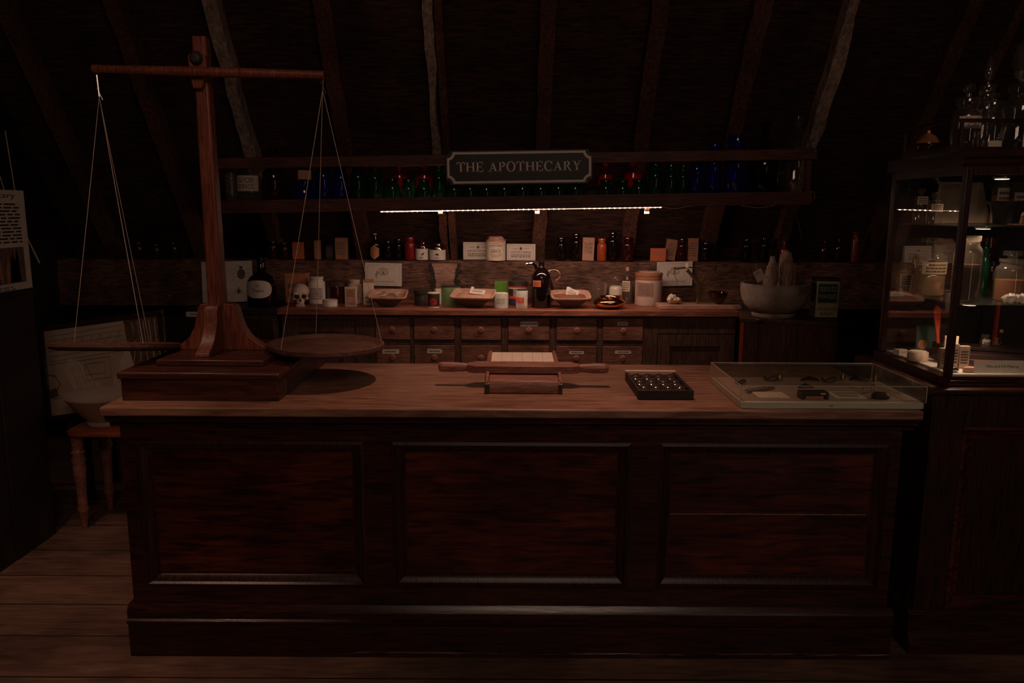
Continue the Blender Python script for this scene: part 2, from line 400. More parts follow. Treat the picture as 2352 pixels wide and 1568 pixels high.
for i, (px, wd, mt, wn) in enumerate(((-255, .10, W_rafter, 0), (20, .09, W_rafter, 0), (272, .09, W_rafter, 0), (494, .085, 'P', .25), (745, .10, W_rafter, 0),
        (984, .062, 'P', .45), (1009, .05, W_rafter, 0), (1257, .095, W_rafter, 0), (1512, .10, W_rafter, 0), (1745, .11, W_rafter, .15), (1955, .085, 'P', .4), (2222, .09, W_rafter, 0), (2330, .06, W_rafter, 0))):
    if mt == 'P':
        rafter(5+i, px, wd*.95, W_rafter, .15, i*3+1, s1=.68); rafter(20+i, px, wd, W_pale, wn, i*3+2, sa=.681)  # upper part in paler wood: light falling there put into the colour
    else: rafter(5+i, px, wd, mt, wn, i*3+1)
# small pale blocks nailed under the shelf
# partition on the left that carries the text panel
def partition():
    bm = new()
    for i in range(10):
        y0 = .6+i*.31
        bb(bm, -2.36, -2.30+(.004 if i % 2 else 0), y0+.004, y0+.306, 0, 1.22)
    bb(bm, -2.37, -2.285, .6, 3.70, 1.22, 1.245)
    return bm
struct('wall_partition', partition(), W_black, bev=.003)

# ================================================================ front shop counter
def raised_panel(parent, x0, x1, z0, z1, yf, mat, matv):
    # frame moulding: mitred cove built as a profile swept round a rectangle
    prof = [(0, 0), (-.004, .012), (.004, .018), (.010, .030), (.022, .040), (.024, .052)]   # (y in, inset)
    bm = new(); rings = []
    for y, ins in prof:
        rings.append([bm.verts.new(p) for p in ((x0+ins, yf+y, z0+ins), (x1-ins, yf+y, z0+ins), (x1-ins, yf+y, z1-ins), (x0+ins, yf+y, z1-ins))])
    for A, B in zip(rings, rings[1:]):
        for k in range(4): bm.faces.new((A[k], A[(k+1) % 4], B[(k+1) % 4], B[k]))
    obj('panel_moulding', bm, matv, parent, smooth=25)
    bm = new(); e = .052; bb(bm, x0+e-.004, x1-e+.004, yf+.022, yf+.034, z0+e-.004, z1-e+.004)
    return obj('panel', bm, mat, parent)
CT = .95
cnt = thing('shop_counter', 'long dark mahogany shop counter with three sunk panels and a plain wooden top', 'counter', (0, 2.6, 0))
X0, X1 = -1.375, 1.372
bm = new()
px = {}
P = [(-1.288, -.50), (-.405, .40), (.488, 1.268)]
P = [(at(305, 1180, 2.62).x+.02, at(838, 1180, 2.62).x), (at(900, 1180, 2.62).x, at(1447, 1180, 2.62).x), (at(1512, 1180, 2.62).x, at(2048, 1180, 2.62).x-.02)]
zt, zb = .815, .265
ed = [X0]+[v for p in P for v in p]+[X1]
Y0 = 0.03   # local: front of body
for a, b in zip(ed[0::2], ed[1::2]): bb(bm, a, b, Y0, Y0+.03, .19, .905)
for a, b in P:
    bb(bm, a, b, Y0, Y0+.03, zt, .905); bb(bm, a, b, Y0, Y0+.03, .19, zb)
bb(bm, X0, X0+.03, Y0+.03, .74, .02, .905); bb(bm, X1-.03, X1, Y0+.03, .74, .02, .905); bb(bm, X0, X1, .71, .74, .02, .905)
obj('body', bm, W_counter, cnt)
for a, b in P: raised_panel(cnt, a, b, zb, zt, Y0+.001, W_panel, W_counterv)
bm = new(); bb(bm, P[2][0]+.05, P[2][1]-.055, Y0+.0215, Y0+.0228, .5435, .5455); obj('crack', bm, W_pale, cnt)
def mould(bm, prof, x0, x1, y1):   # profile (y,z) along x with returns at the ends
    prism(bm, prof, x0, x1, 'x')
bm = new(); prism(bm, [(.74, .0), (.012, .0), (.010, .125), (.002, .135), (.0, .145), (.010, .150), (.008, .175), (.016, .190), (.024, .20), (.74, .20)], X0-.018, X1+.018, 'x')
obj('plinth', bm, W_counter, cnt, smooth=25)
bm = new(); prism(bm, [(.0105, .0165), (.0105, .0225), (.014, .0225), (.014, .0165)], X0+.75, X1+.017, 'x')
obj('worn_edge', bm, WORN, cnt)
bm = new(); prism(bm, [(.03, .865), (.022, .870), (.022, .880), (.012, .888), (-.004, .893), (-.004, .900), (-.012, .906), (-.012, .916), (.03, .916)], X0-.03, X1+.035, 'x')
obj('cornice_moulding', bm, W_counter, cnt, smooth=25)
XL, XR = -1.41, 1.41
bm = new(); bb(bm, XL, XR, -.03, .77, .918, .95); obj('counter_top', bm, W_top, cnt, bev=.006, seg=3)
# ================================================================ big wooden balance
CY = 2.6
bal = thing('beam_balance', 'tall old wooden beam balance on a stepped base at left end of shop counter', 'balance', (-1.10, 3.0, CT))
bm = new(); bb(bm, -.277, .277, -.335, .365, 0, .078); obj('base_box', bm, W_balanceh, bal, bev=.003)
bm = new(); bb(bm, -.287, .287, -.345, .375, .0785, .104); obj('base_lid', bm, W_balanceh, bal, bev=.008, seg=3)
bm = new(); bb(bm, -.196, .196, -.235, .235, .1045, .128); obj('base_step', bm, W_balanceh, bal, bev=.005, seg=2)
postx = -.045
bm = new(); M = None
pb, pt = .128, 1.292
# slightly leaning square post with chamfer
rings = []
for z, hw in ((pb, .032), (.30, .030), (.7, .028), (pt, .026)):
    xo = postx - .006*(z-.1)
    c = .006
    rings.append([bm.verts.new((xo+a, b, z)) for a, b in ((-hw+c, -hw), (hw-c, -hw), (hw, -hw+c), (hw, hw-c), (hw-c, hw), (-hw+c, hw), (-hw, hw-c), (-hw, -hw+c))])
for A, B in zip(rings, rings[1:]):
    for k in range(8): bm.faces.new((A[k], A[(k+1) % 8], B[(k+1) % 8], B[k]))
bm.faces.new(rings[0]); bm.faces.new(rings[-1][::-1])
obj('post', bm, W_balance, bal, bev=.002)
# four ogee brackets
og = [(.0, .128), (.19, .128), (.185, .142), (.150, .158), (.115, .180), (.088, .215), (.072, .255), (.062, .290), (.048, .306), (.0, .310)]
for k, (ang, sc) in enumerate(((0, .90), (180, .78), (270, .95), (90, .95))):
    bm = new(); prism(bm, [(.028+u*sc*.9, v) for u, v in og], -.026, .026, 'y', Matrix.Translation((postx, 0, 0)) @ Matrix.Rotation(math.radians(ang), 4, 'Z'))
    obj('bracket', bm, W_balance, bal, bev=.003, smooth=50)
# hanger plate, knob, beam
hz = at(485, 165, 2.96).z-CT
bm = new(); prism(bm, [(-.032, hz+.055), (.0, hz+.075), (.032, hz+.055), (.034, hz+.02), (.020, hz-.04), (.010, hz-.060), (-.018, hz-.060), (-.026, hz-.03)], -.052, -.028, 'y', Matrix.Translation((postx-.008, 0, 0)))
obj('hanger_plate', bm, W_balance, bal, bev=.003)
bm = new(); lathe(bm, [(0, 0), (.022, 0), (.024, .008), (.016, .018), (0, .020)], 20, M=Matrix.Translation((postx-.006, -.052, hz+.045)) @ Matrix.Rotation(PI/2, 4, 'X')); obj('pivot_knob', bm, IRON, bal)
A = at(218, 160, 2.945); B = at(747, 174, 2.945)
bm = new(); org = Vector((-1.10, 3.0, CT)); pts = []; rs = []
for i in range(13):
    t = i/12; p = A.lerp(B, t)-org; p.y = -.070; pts.append(p); rs.append(.014+.004*math.sin(PI*t)+(.002 if i in (0, 12) else 0))
tube(bm, pts, rs, 12); obj('beam', bm, W_balance, bal)
def pan(cx, cy, cz, r, tilt, hub, feet, nm):
    M = Matrix.Translation((cx, cy, cz)) @ Euler(tilt).to_matrix().to_4x4()
    bm = new(); lathe(bm, [(0, 0), (r*.86, .0), (r*.97, .006), (r, .014), (r*.99, .027), (r*.94, .030), (r*.90, .022), (r*.86, .015), (0, .013)], 56, M=M)
    pn = obj('pan', bm, W_pan, bal)
    bm = new(); tube(bm, [hub[0], hub[1]], .0035, 6); tube(bm, [hub[1]+Vector((-.006, 0, .03)), hub[1]+Vector((.012, 0, -.012))], .002, 6); obj('hook', bm, STEEL, bal)
    for f in feet:
        q = M @ Vector((r*.95*math.cos(f), r*.95*math.sin(f), .028))
        bm = new(); n = 10; tube(bm, [hub[1].lerp(q, i/n)+Vector((0, 0, -.004*math.sin(PI*i/n))) for i in range(n+1)], .0012, 5); obj('string', bm, STRING, bal)
    return pn
h0 = at(222, 172, 2.93)-org; h1 = at(228, 222, 2.93)-org
lp = at(268, 797, 2.93)-org
pan(lp.x, -.07, lp.z-.012, .232, (math.radians(-9.3), 0, 0), (h0, h1), (math.radians(160), math.radians(84), math.radians(-40)), 'l')
h0 = at(742, 182, 2.93)-org; h1 = at(741, 207, 2.93)-org
rp = at(750, 790, 3.0)-org
pan(rp.x, .0, rp.z-.022, .226, (0, math.radians(1.2), 0), (h0, h1), (math.radians(233), math.radians(115), math.radians(18)), 'r')
# ================================================================ back furniture: side cupboard, drawer counter, worktop
YF = 5.24
wt = thing('worktop', 'thick red-brown wooden worktop laid along the drawer counter behind the shop', 'worktop', (0, YF, .91))
bm = new(); bb(bm, -1.605, 1.56, 0, .553, 0, .040); obj('worktop_board', bm, W_work, wt, bev=.004)
bc = thing('drawer_counter', 'low wooden back counter with rows of small knobbed drawers between panelled doors', 'counter', (0, YF+.03, 0))
bm = new()
cols = [(862, 942), (950, 1045), (1058, 1152), (1166, 1263), (1277, 1372), (1384, 1478)]
xs = [(at(a, 760, YF+.03).x, at(b, 760, YF+.03).x) for a, b in cols]
rows = [(at(1200, 782, YF+.03).z, at(1200, 729, YF+.03).z)]
ph = rows[0][1]-rows[0][0]; gap = .033
for i in range(3): rows.append((rows[-1][0]-gap-ph, rows[-1][0]-gap))
xl, xr = -1.58, 1.535
dl = (at(655, 780, YF).x, at(815, 780, YF).x); dr = (at(1512, 780, YF).x, at(1688, 780, YF).x)
bb(bm, xl, xr, .022, .50, .03, .909)                       # carcass behind the frame
zb0 = rows[-1][0]-.03
edges = [xs[0][0]-.02]+[v for x in xs for v in x]+[xs[-1][1]+.02]
bb(bm, xs[0][0]-.03, xs[-1][1]+.03, 0, .022, rows[0][1], .909)
for z0, z1 in zip([r[1] for r in rows[1:]]+[zb0], [r[0] for r in rows]): bb(bm, xs[0][0]-.0, xs[-1][1]+.0, .004, .022, z0, z1)
for a, b in zip(edges[0::2], edges[1::2]): bb(bm, a, b, 0, .022, zb0, rows[0][1])
bb(bm, dl[1], xs[0][0]-.02, 0, .022, .03, .909); bb(bm, xl, dl[0], 0, .022, .03, .909)
bb(bm, xs[-1][1]+.02, dr[0], 0, .022, .03, .909); bb(bm, dr[1], xr, 0, .022, .03, .909)
ztl = at(740, 735, YF).z; ztr = at(1600, 768, YF).z
bb(bm, dl[0], dl[1], 0, .022, ztl, .909); bb(bm, dr[0], dr[1], 0, .022, ztr, .909)
bb(bm, xs[0][0]-.02, xs[-1][1]+.02, 0, .022, .03, zb0)
obj('carcass', bm, W_frame, bc, bev=.002)
for x0, x1, z1 in ((dl[0], dl[1], ztl), (dr[0], dr[1], ztr)):
    bm = new(); z0 = .06; s = .085
    x0 += .004; x1 -= .004; z1 -= .004
    bb(bm, x0, x0+s, 0.002, .020, z0, z1); bb(bm, x1-s, x1, .002, .020, z0, z1); bb(bm, x0+s, x1-s, .002, .020, z1-s, z1); bb(bm, x0+s, x1-s, .002, .020, z0, z0+s)
    d = obj('door', bm, W_frame, bc, bev=.002)
    bm = new(); bb(bm, x0+s, x1-s, .014, .019, z0+s, z1-s); obj('door_panel', bm, W_frame, d)
slips = {(0, 3): (1195, 1237, 738, 749), (0, 5): (1418, 1443, 739, 747), (1, 0): (878, 917, 802, 812), (1, 1): (981, 1016, 801, 811), (1, 4): (1307, 1341, 806, 813), (1, 5): (1412, 1451, 805, 812)}
for r, (z0, z1) in enumerate(rows):
    for c, (a, b) in enumerate(xs):
        bm = new(); bb(bm, a+.003, b-.003, -.004, .012, z0+.003, z1-.003)
        d = obj('drawer', bm, W_drawer, bc, bev=.003)
        cx = (a+b)/2; cz = (z0+z1)/2-.004
        bm = new(); lathe(bm, [(0, 0), (.013, 0), (.011, .012), (.019, .020), (.023, .030), (.018, .040), (0, .044)], 18, M=Matrix.Translation((cx, -.004, cz)) @ Matrix.Rotation(PI/2, 4, 'X'))
        obj('knob', bm, W_mach, d)
        if (r, c) in slips:
            l, rr, t, bo = slips[(r, c)]
            p0 = at(l, bo, YF+.026); p1 = at(rr, t, YF+.026); w_, h_ = p1.x-p0.x, p1.z-p0.z; cxx = (p0.x+p1.x)/2; czz = (p0.z+p1.z)/2
            bm = new(); k = .25*w_ if c % 2 else .05*w_
            prism(bm, [(-w_/2, -h_/2), (w_/2-k*.2, -h_/2), (w_/2, h_*.1), (w_/2-k*.5, h_/2), (-w_/2+k*.1, h_/2)], -.0012, 0)
            sl = obj('paper_slip', bm, PAPER, d, (cxx, -.0045, czz), (0, 0, 0), smooth=0)
            if (r, c) == (0, 3): txt(sl, 'Dried Herbs', w_*.82, h_*.62, INKB, (0, -.0016, 0))
            else: lines(sl, w_*.72, h_*.5, 1, INKB, (0, -.0016, 0), seed=r*7+c, gap=.6)
bm = new(); bb(bm, xl, xr, .03, .5, 0, .03); obj('plinth', bm, W_black, bc)
# side cupboard at the left
sc_ = thing('side_cupboard', 'dark plain cupboard standing at the left end of the drawer counter', 'cupboard', (-2.0, YF, 0))
cx0, cx1 = at(428, 760, YF).x+2.0, at(636, 760, YF).x+2.0
bm = new(); bb(bm, cx0+.02, cx1-.0, .02, .50, 0, .905); obj('carcass', bm, W_frame, sc_)
bm = new(); bb(bm, cx0, cx1-.002, 0, .54, .906, .948); obj('top', bm, W_black, sc_, bev=.004)
for a, b in ((cx0+.03, (cx0+cx1)/2-.004), ((cx0+cx1)/2+.004, cx1-.02)):
    bm = new(); bb(bm, a, b, .006, .019, .08, .88); d = obj('door', bm, W_counterv, sc_, bev=.003)
p0 = at(428, 727, YF-.002); p1 = at(482, 716, YF-.002)
s_ = flat(sc_, p1.x-p0.x, p1.z-p0.z, PAPER, ((p0.x+p1.x)/2+2.0, -.0015, (p0.z+p1.z)/2), name='paper_strip')
lines(s_, (p1.x-p0.x)*.7, (p1.z-p0.z)*.4, 1, INKB, (0, -.0012, 0), seed=3)
# pedestal of upright boards at the right
PX0, PX1 = at(1705, 780, 4.72).x, at(1918, 780, 4.72).x; PZ = at(1800, 737, 4.72).z
ped = thing('plank_pedestal', 'upright plank box pedestal carrying the stone mortar right of the drawer counter', 'pedestal', ((PX0+PX1)/2+.075, 4.99, 0), (0, 0, math.radians(-17)))
hw = (PX1-PX0)/2
bm = new(); n = 5
for i in range(n):
    a = -hw+2*hw*i/n; bb(bm, a+.0015, a+2*hw/n-.0015, -.245+(.003 if i % 2 else 0), -.225, 0, PZ-.026)
bb(bm, -hw+.005, hw-.005, -.225, .24, 0, PZ-.026)
obj('plank_sides', bm, W_red, ped, bev=.002)
bm = new(); bb(bm, -hw+.001, -hw+.024, -.250, -.2455, 0, PZ-.027); obj('corner_strip', bm, REDLAC, ped)
bm = new(); bb(bm, -hw-.005, hw+.005, -.252, .25, PZ-.025, PZ); obj('top_board', bm, W_frame, ped, bev=.003)
# ================================================================ vessels
def P_(style, r, h):
    if style == 'jar': return [(0, 0), (r*.92, 0), (r, r*.08), (r, h*.72), (r*.93, h*.80), (r*.74, h*.85), (r*.72, h*.91), (r*.80, h*.93), (r*.80, h), (0, h)]
    if style == 'bottle': return [(0, 0), (r*.93, 0), (r, r*.1), (r, h*.55), (r*.90, h*.63), (r*.55, h*.69), (r*.34, h*.74), (r*.31, h*.92), (r*.42, h*.93), (r*.42, h), (0, h)]
    if style == 'tallneck': return [(0, 0), (r*.95, 0), (r, r*.1), (r, h*.60), (r*.93, h*.68), (r*.62, h*.77), (r*.30, h*.82), (r*.25, h*.95), (r*.33, h*.96), (r*.33, h), (0, h)]
    if style == 'demijohn': return [(0, 0), (r*.90, 0), (r, r*.15), (r*1.0, h*.50), (r*.97, h*.60), (r*.80, h*.71), (r*.45, h*.80), (r*.24, h*.85), (r*.20, h*.94), (r*.29, h*.95), (r*.29, h), (0, h)]
    if style == 'can': return [(0, 0), (r*.98, 0), (r, .001), (r, h*.97), (r*.99, h), (0, h)]
    if style == 'wide': return [(0, 0), (r*.92, 0), (r, r*.1), (r, h*.66), (r*.94, h*.74), (r*.74, h*.80), (r*.70, h*.86), (r*.82, h*.88), (r*.84, h*.98), (r*.8, h), (0, h)]
    if style == 'flask': return [(0, 0), (r*.9, 0), (r, r*.15), (r, h*.42), (r*.93, h*.52), (r*.72, h*.61), (r*.40, h*.67), (r*.29, h*.71), (r*.28, h*.95), (r*.52, h*.97), (r*.52, h), (0, h)]
def vessel(name, label, cat, l, r_, yt, Y, zb, style, mat, cap=None, caph=0, capr=.8, content=None, ch=.6, lab=None, laby=(.2, .6), laba=1.0, labrot=0, text=None, tmat=None, group=None, seg=28, tw=1.2, stopper=None, rot=0, nlines=0):
    x0, x1 = at(l, 620, Y).x, at(r_, 620, Y).x; cx = (x0+x1)/2; r = (x1-x0)/2; H = at((l+r_)/2, yt, Y).z-zb; h = H-caph
    t = thing(name, label, cat, (cx, Y, zb), (0, 0, rot), group)
    bm = new(); lathe(bm, P_(style, r, h), seg); obj('body', bm, mat, t, smooth=40)
    if content:
        pr = [(a*.93, max(.003, min(b, h*ch))) for a, b in P_(style, r, h) if b <= h*ch*.999]
        rr = pr[-1][0]; bm = new(); lathe(bm, [(0, .003)]+pr[1:]+[(rr, h*ch), (0, h*ch)], seg); obj('contents', bm, content, t, smooth=40)
    if cap:
        rc = r*capr; bm = new(); lathe(bm, [(0, h+.0004), (rc, h+.0004), (rc, h+caph*.85), (rc*.9, h+caph), (0, h+caph)], seg); obj('lid', bm, cap, t)
    if stopper:
        rs = r*(.62 if stopper == 'flat' else .34); bm = new()
        sh = caph
        if stopper == 'flat': pr = [(0, h), (rs*.5, h), (rs*.5, h+sh*.3), (rs, h+sh*.4), (rs, h+sh*.85), (rs*.9, h+sh), (0, h+sh)]
        elif stopper == 'spire': pr = [(0, h), (rs*.6, h), (rs*.5, h+sh*.12), (rs*1.5, h+sh*.35), (rs*1.3, h+sh*.5), (rs*.5, h+sh*.56), (rs*.9, h+sh*.66), (rs*.3, h+sh*.9), (0, h+sh)]
        else: pr = [(0, h), (rs*.7, h), (rs*.6, h+sh*.25), (rs*1.3, h+sh*.55), (rs*1.1, h+sh*.85), (0, h+sh)]
        lathe(bm, pr, seg); obj('stopper', bm, G_clear if mat in (G_clear, G_frost) else mat, t)
    if lab:
        lb = arclabel(t, r+.0006, laba, h*laby[0], h*laby[1], lab, labrot)
        if text:
            zc = (laby[0]+laby[1])/2*h; hh = (laby[1]-laby[0])*h; ls = text.split('|')
            for i, s in enumerate(ls):
                o = txt(lb, s, r*tw*(.7 if len(s) < 5 and len(ls) > 1 else 1), hh*.62/len(ls), tmat or INK, (0, 0, zc+hh*(.5-(i+.5)/len(ls))*.82), bend=r+.0012)
                o.rotation_euler = (0, 0, labrot)
        if nlines: o = lines(lb, r*laba*1.5, (laby[1]-laby[0])*h*.8, nlines, INKB, (0, 0, (laby[0]+laby[1])/2*h), bend=r+.0011, seed=int(l)); o.rotation_euler = (0, 0, labrot)
    return t
def carton(name, label, cat, l, r_, yt, Y, zb, mat, dep=.03, rot=0, tilt=0, face=None, text=None, tmat=None, lid=None, group=None, nlines=0, facem=.1):
    x0, x1 = at(l, 620, Y).x, at(r_, 620, Y).x; cx = (x0+x1)/2; w_ = x1-x0; H = at((l+r_)/2, yt, Y).z-zb
    if tilt:
        a = abs(tilt); w_ = (w_-H*math.sin(a))/math.cos(a) if w_ > H*math.sin(a) else w_*.6; H = (H-w_*math.sin(a))/math.cos(a)
    zo = abs(w_/2*math.sin(tilt))
    t = thing(name, label, cat, (cx, Y, zb+zo), (0, tilt, rot), group)
    hl = H*.88 if lid else H
    bm = new(); bb(bm, -w_/2, w_/2, 0, dep, 0, hl); obj('carton' if cat != 'tin' else 'body', bm, mat, t, bev=min(.0015, w_*.03), loc=(0, 0, 0))
    if lid: bm = new(); bb(bm, -w_/2-.001, w_/2+.001, -.001, dep+.001, hl+.0003, H); obj('lid', bm, lid, t, bev=.001)
    if face or text or nlines:
        f = flat(t, w_*(1-facem), hl*(1-facem), face or mat, (0, -.0004, hl/2), name='label')
        if text:
            ls = text.split('|')
            for i, s in enumerate(ls): txt(f, s, w_*.72*(min(1, .35+.09*len(s))), hl*.6/len(ls)*.8, tmat or INK, (0, -.0013, hl*.62*(.5-(i+.5)/len(ls))+hl*.05))
        if nlines: lines(f, w_*.72, hl*.62, nlines, tmat or INKB, (0, -.0012, 0), seed=int(l))
    return t
def superl(bm, prof, n=4.0, seg=44, M=None):
    rings = []
    for rx, ry, z in prof:
        if rx < 1e-5: rings.append([bm.verts.new((0, 0, z))]); continue
        R = []
        for i in range(seg):
            a = 2*PI*i/seg; c, s = math.cos(a), math.sin(a)
            R.append(bm.verts.new((rx*math.copysign(abs(c)**(2/n), c), ry*math.copysign(abs(s)**(2/n), s), z)))
        rings.append(R)
    for a, b in zip(rings, rings[1:]):
        for i in range(seg):
            j = (i+1) % seg
            if len(a) == 1: bm.faces.new((a[0], b[j], b[i]))
            elif len(b) == 1: bm.faces.new((a[i], a[j], b[0]))
            else: bm.faces.new((a[i], a[j], b[j], b[i]))
    if M is not None: bmesh.ops.transform(bm, matrix=M, verts=bm.verts)
ZW = .951          # top of worktop
# ---------------------------------------------------------------- things on the worktop, left to right
p = at(521, 652, 5.60)
t = thing('insect_print', 'pale sheet with beetle drawings propped behind the balance post', 'print', (p.x, 5.60, .952), (math.radians(-8), math.radians(-2), 0))
x0, x1 = at(463, 650, 5.6).x-p.x, at(580, 650, 5.6).x-p.x; hh = at(520, 600, 5.6).z-.952
bm = new(); bb(bm, x0, x1, -.001, .001, 0, hh); obj('sheet', bm, PAPER, t)
for i, (u, v, s) in enumerate(((.30, .72, .040), (.78, .68, .070), (.72, .26, .032))):
    bm = new(); cx, cz = x0+(x1-x0)*u, hh*v
    for k in range(24): pass
    prism(bm, [(cx+s*.42*math.cos(q*PI/12), cz+s*.55*math.sin(q*PI/12)) for q in range(24)], -.0018, -.0012)
    prism(bm, [(cx+s*.2*math.cos(q*PI/8), cz+s*.68+s*.16*math.sin(q*PI/8)) for q in range(16)], -.0018, -.0012)
    for sd in (-1, 1):
        for k in range(3): tube(bm, [(cx+sd*s*.35, -.0015, cz+s*(.3-.3*k)), (cx+sd*s*.75, -.0015, cz+s*(.55-.4*k)), (cx+sd*s*.95, -.0015, cz+s*(.35-.55*k))], .0011, 4)
        tube(bm, [(cx+sd*s*.1, -.0015, cz+s*.8), (cx+sd*s*.45, -.0015, cz+s*1.05)], .0009, 4)
    obj('beetle_drawing', bm, INKB, t)
t = vessel('labelled_bottle', 'dark glass bottle with an oval white label reading Ol. Thymi', 'bottle', 566, 634, 590, 5.42, .949, 'flask', G_dark, content=BLACKG, ch=.45, seg=32)
rb = (at(634, 620, 5.42).x-at(566, 620, 5.42).x)/2
bm = new(); cz = at(598, 661, 5.42).z-.949; W2, H2 = rb*.95, .062; n = 24; ctr = None; vs = []
def bendp(x, z, R): return (R*math.sin(x/R), -R*math.cos(x/R), z)
rings = []
for s in (0.001, .12, .24, .36, .48, .6, .7, .8, .9, 1):
    rings.append([bm.verts.new(bendp(s*W2*1.02*math.copysign(abs(math.cos(2*PI*i/32))**.8, math.cos(2*PI*i/32)), cz+s*H2*math.copysign(abs(math.sin(2*PI*i/32))**.8, math.sin(2*PI*i/32)), rb+.001)) for i in range(32)])
for A, B in zip(rings, rings[1:]):
    for i in range(32): bm.faces.new((A[i], A[(i+1) % 32], B[(i+1) % 32], B[i]))
lb = obj('oval_label', bm, PAPER, t)
txt(lb, 'Ol.', .030, .022, INK, (0, 0, cz+.024), bend=rb+.0018); txt(lb, 'Thymi', .085, .030, INK, (0, 0, cz-.012), bend=rb+.0018)
carton('square_tin', 'tall orange-brown tin box with a hinged lid behind the skull', 'tin', 653, 702, 628, 5.58, ZW, TINO, .10, lid=TINO, nlines=2, tmat=INKB)
def skull():
    X = at(690, 680, 5.42)
    t = thing('skull', 'small bone-coloured human skull without lower jaw on the worktop', 'skull', (X.x, 5.42, ZW), (0, 0, math.radians(14)))
    bm = new()
    def ell(bm, c, r):
        g = bmesh.ops.create_icosphere(bm, subdivisions=3, radius=1)
        for v in g['verts']: v.co = Vector((c[0]+v.co.x*r[0], c[1]+v.co.y*r[1], c[2]+v.co.z*r[2]))
    ell(bm, (0, .030, .098), (.066, .082, .056)); ell(bm, (0, -.026, .096), (.055, .036, .046)); ell(bm, (0, -.050, .034), (.031, .026, .028)); ell(bm, (0, -.035, .020), (.028, .030, .012))
    ell(bm, (0, -.062, .070), (.008, .012, .020)); ell(bm, (0, .01, .060), (.045, .06, .035))
    for sx in (-1, 1):
        ell(bm, (sx*.044, -.038, .053), (.017, .024, .010)); ell(bm, (sx*.052, -.006, .056), (.009, .034, .008)); ell(bm, (sx*.030, -.056, .088), (.022, .012, .008)); ell(bm, (sx*.047, -.040, .074), (.006, .016, .018))
    cr = obj('cranium', bm, BONE, t, smooth=180)
    m = cr.modifiers.new('remesh', 'REMESH'); m.mode = 'VOXEL'; m.voxel_size = .0032; m.use_smooth_shade = True
    m = cr.modifiers.new('smooth', 'SMOOTH'); m.factor = .6; m.iterations = 4
    for i in range(8):
        a = (i-3.5)*.26; bm = new(); x, y = .030*math.sin(a)*1.15, -.046-.024*math.cos(a)
        bb(bm, x-.0032, x+.0032, y-.003, y+.004, 0, .017); obj('tooth', bm, BONE, t, bev=.001)
    for sx in (-1, 1):
        bm = new(); ell(bm, (sx*.026, -.056, .071), (.0155, .0125, .0135)); obj('socket_shade', bm, INK, t)  # ink-dark solids in place of hollows, shade put into their colour
    bm = new(); ell(bm, (0, -.071, .045), (.008, .008, .012)); obj('nose_shade', bm, INK, t)
    t.scale = (.94, .94, 1.0)
skull()
vessel('ointment_jar', 'white ceramic jar with black transfer printing right of the skull', 'jar', 707, 746, 635, 5.55, ZW, 'jar', WHITE, lab=WHITE, laby=(.12, .66), laba=1.2, nlines=6)
vessel('pot_lid', 'shallow round white pot in front of the ointment jar', 'pot', 738, 773, 687, 5.40, ZW, 'can', WHITE, cap=CREAM, caph=.016, capr=1.0)
vessel('tin_canister', 'dark brown canister standing between white pot and playing-card box', 'canister', 746, 797, 645, 5.60, ZW, 'can', BROWNG, cap=W_frame, caph=.035, capr=1.02)
carton('card_box', 'small white box with an ornate red printed front', 'box', 790, 817, 659, 5.38, ZW, CREAM, .022, face=None, nlines=0)
c = [o for o in COL.objects if o.name.startswith('card_box')][-1]; W = .083*.96
wI = at(817, 620, 5.38).x-at(790, 620, 5.38).x; hI = at(803, 659, 5.38).z-ZW
f = flat(c, wI*.82, hI*.84, BROWNP, (0, -.0006, hI/2), name='label'); border(f, wI*.76, hI*.78, .0025, CREAM, (0, -.0014, 0), notch=.008); lines(f, wI*.5, hI*.3, 4, CREAM, (0, -.0014, -.02), seed=3)
vessel('cream_jar', 'cream coloured jar with a narrow lid behind the red printed box', 'jar', 797, 829, 642, 5.56, ZW, 'jar', CERAM, lab=CERAM, laby=(.15, .6), nlines=4)
t = carton('tall_carton', 'slim cream carton with slanted lettering beside the first bowl', 'carton', 833, 857, 642, 5.48, ZW, CREAM, .03, lid=BROWNP, rot=math.radians(6))
lines(t, .062, .016, 1, INK, (0, -.0012, .065), rot=(0, math.radians(-38), 0), seed=14); lines(t, .045, .02, 3, INKB, (0, -.0011, .022), seed=4)
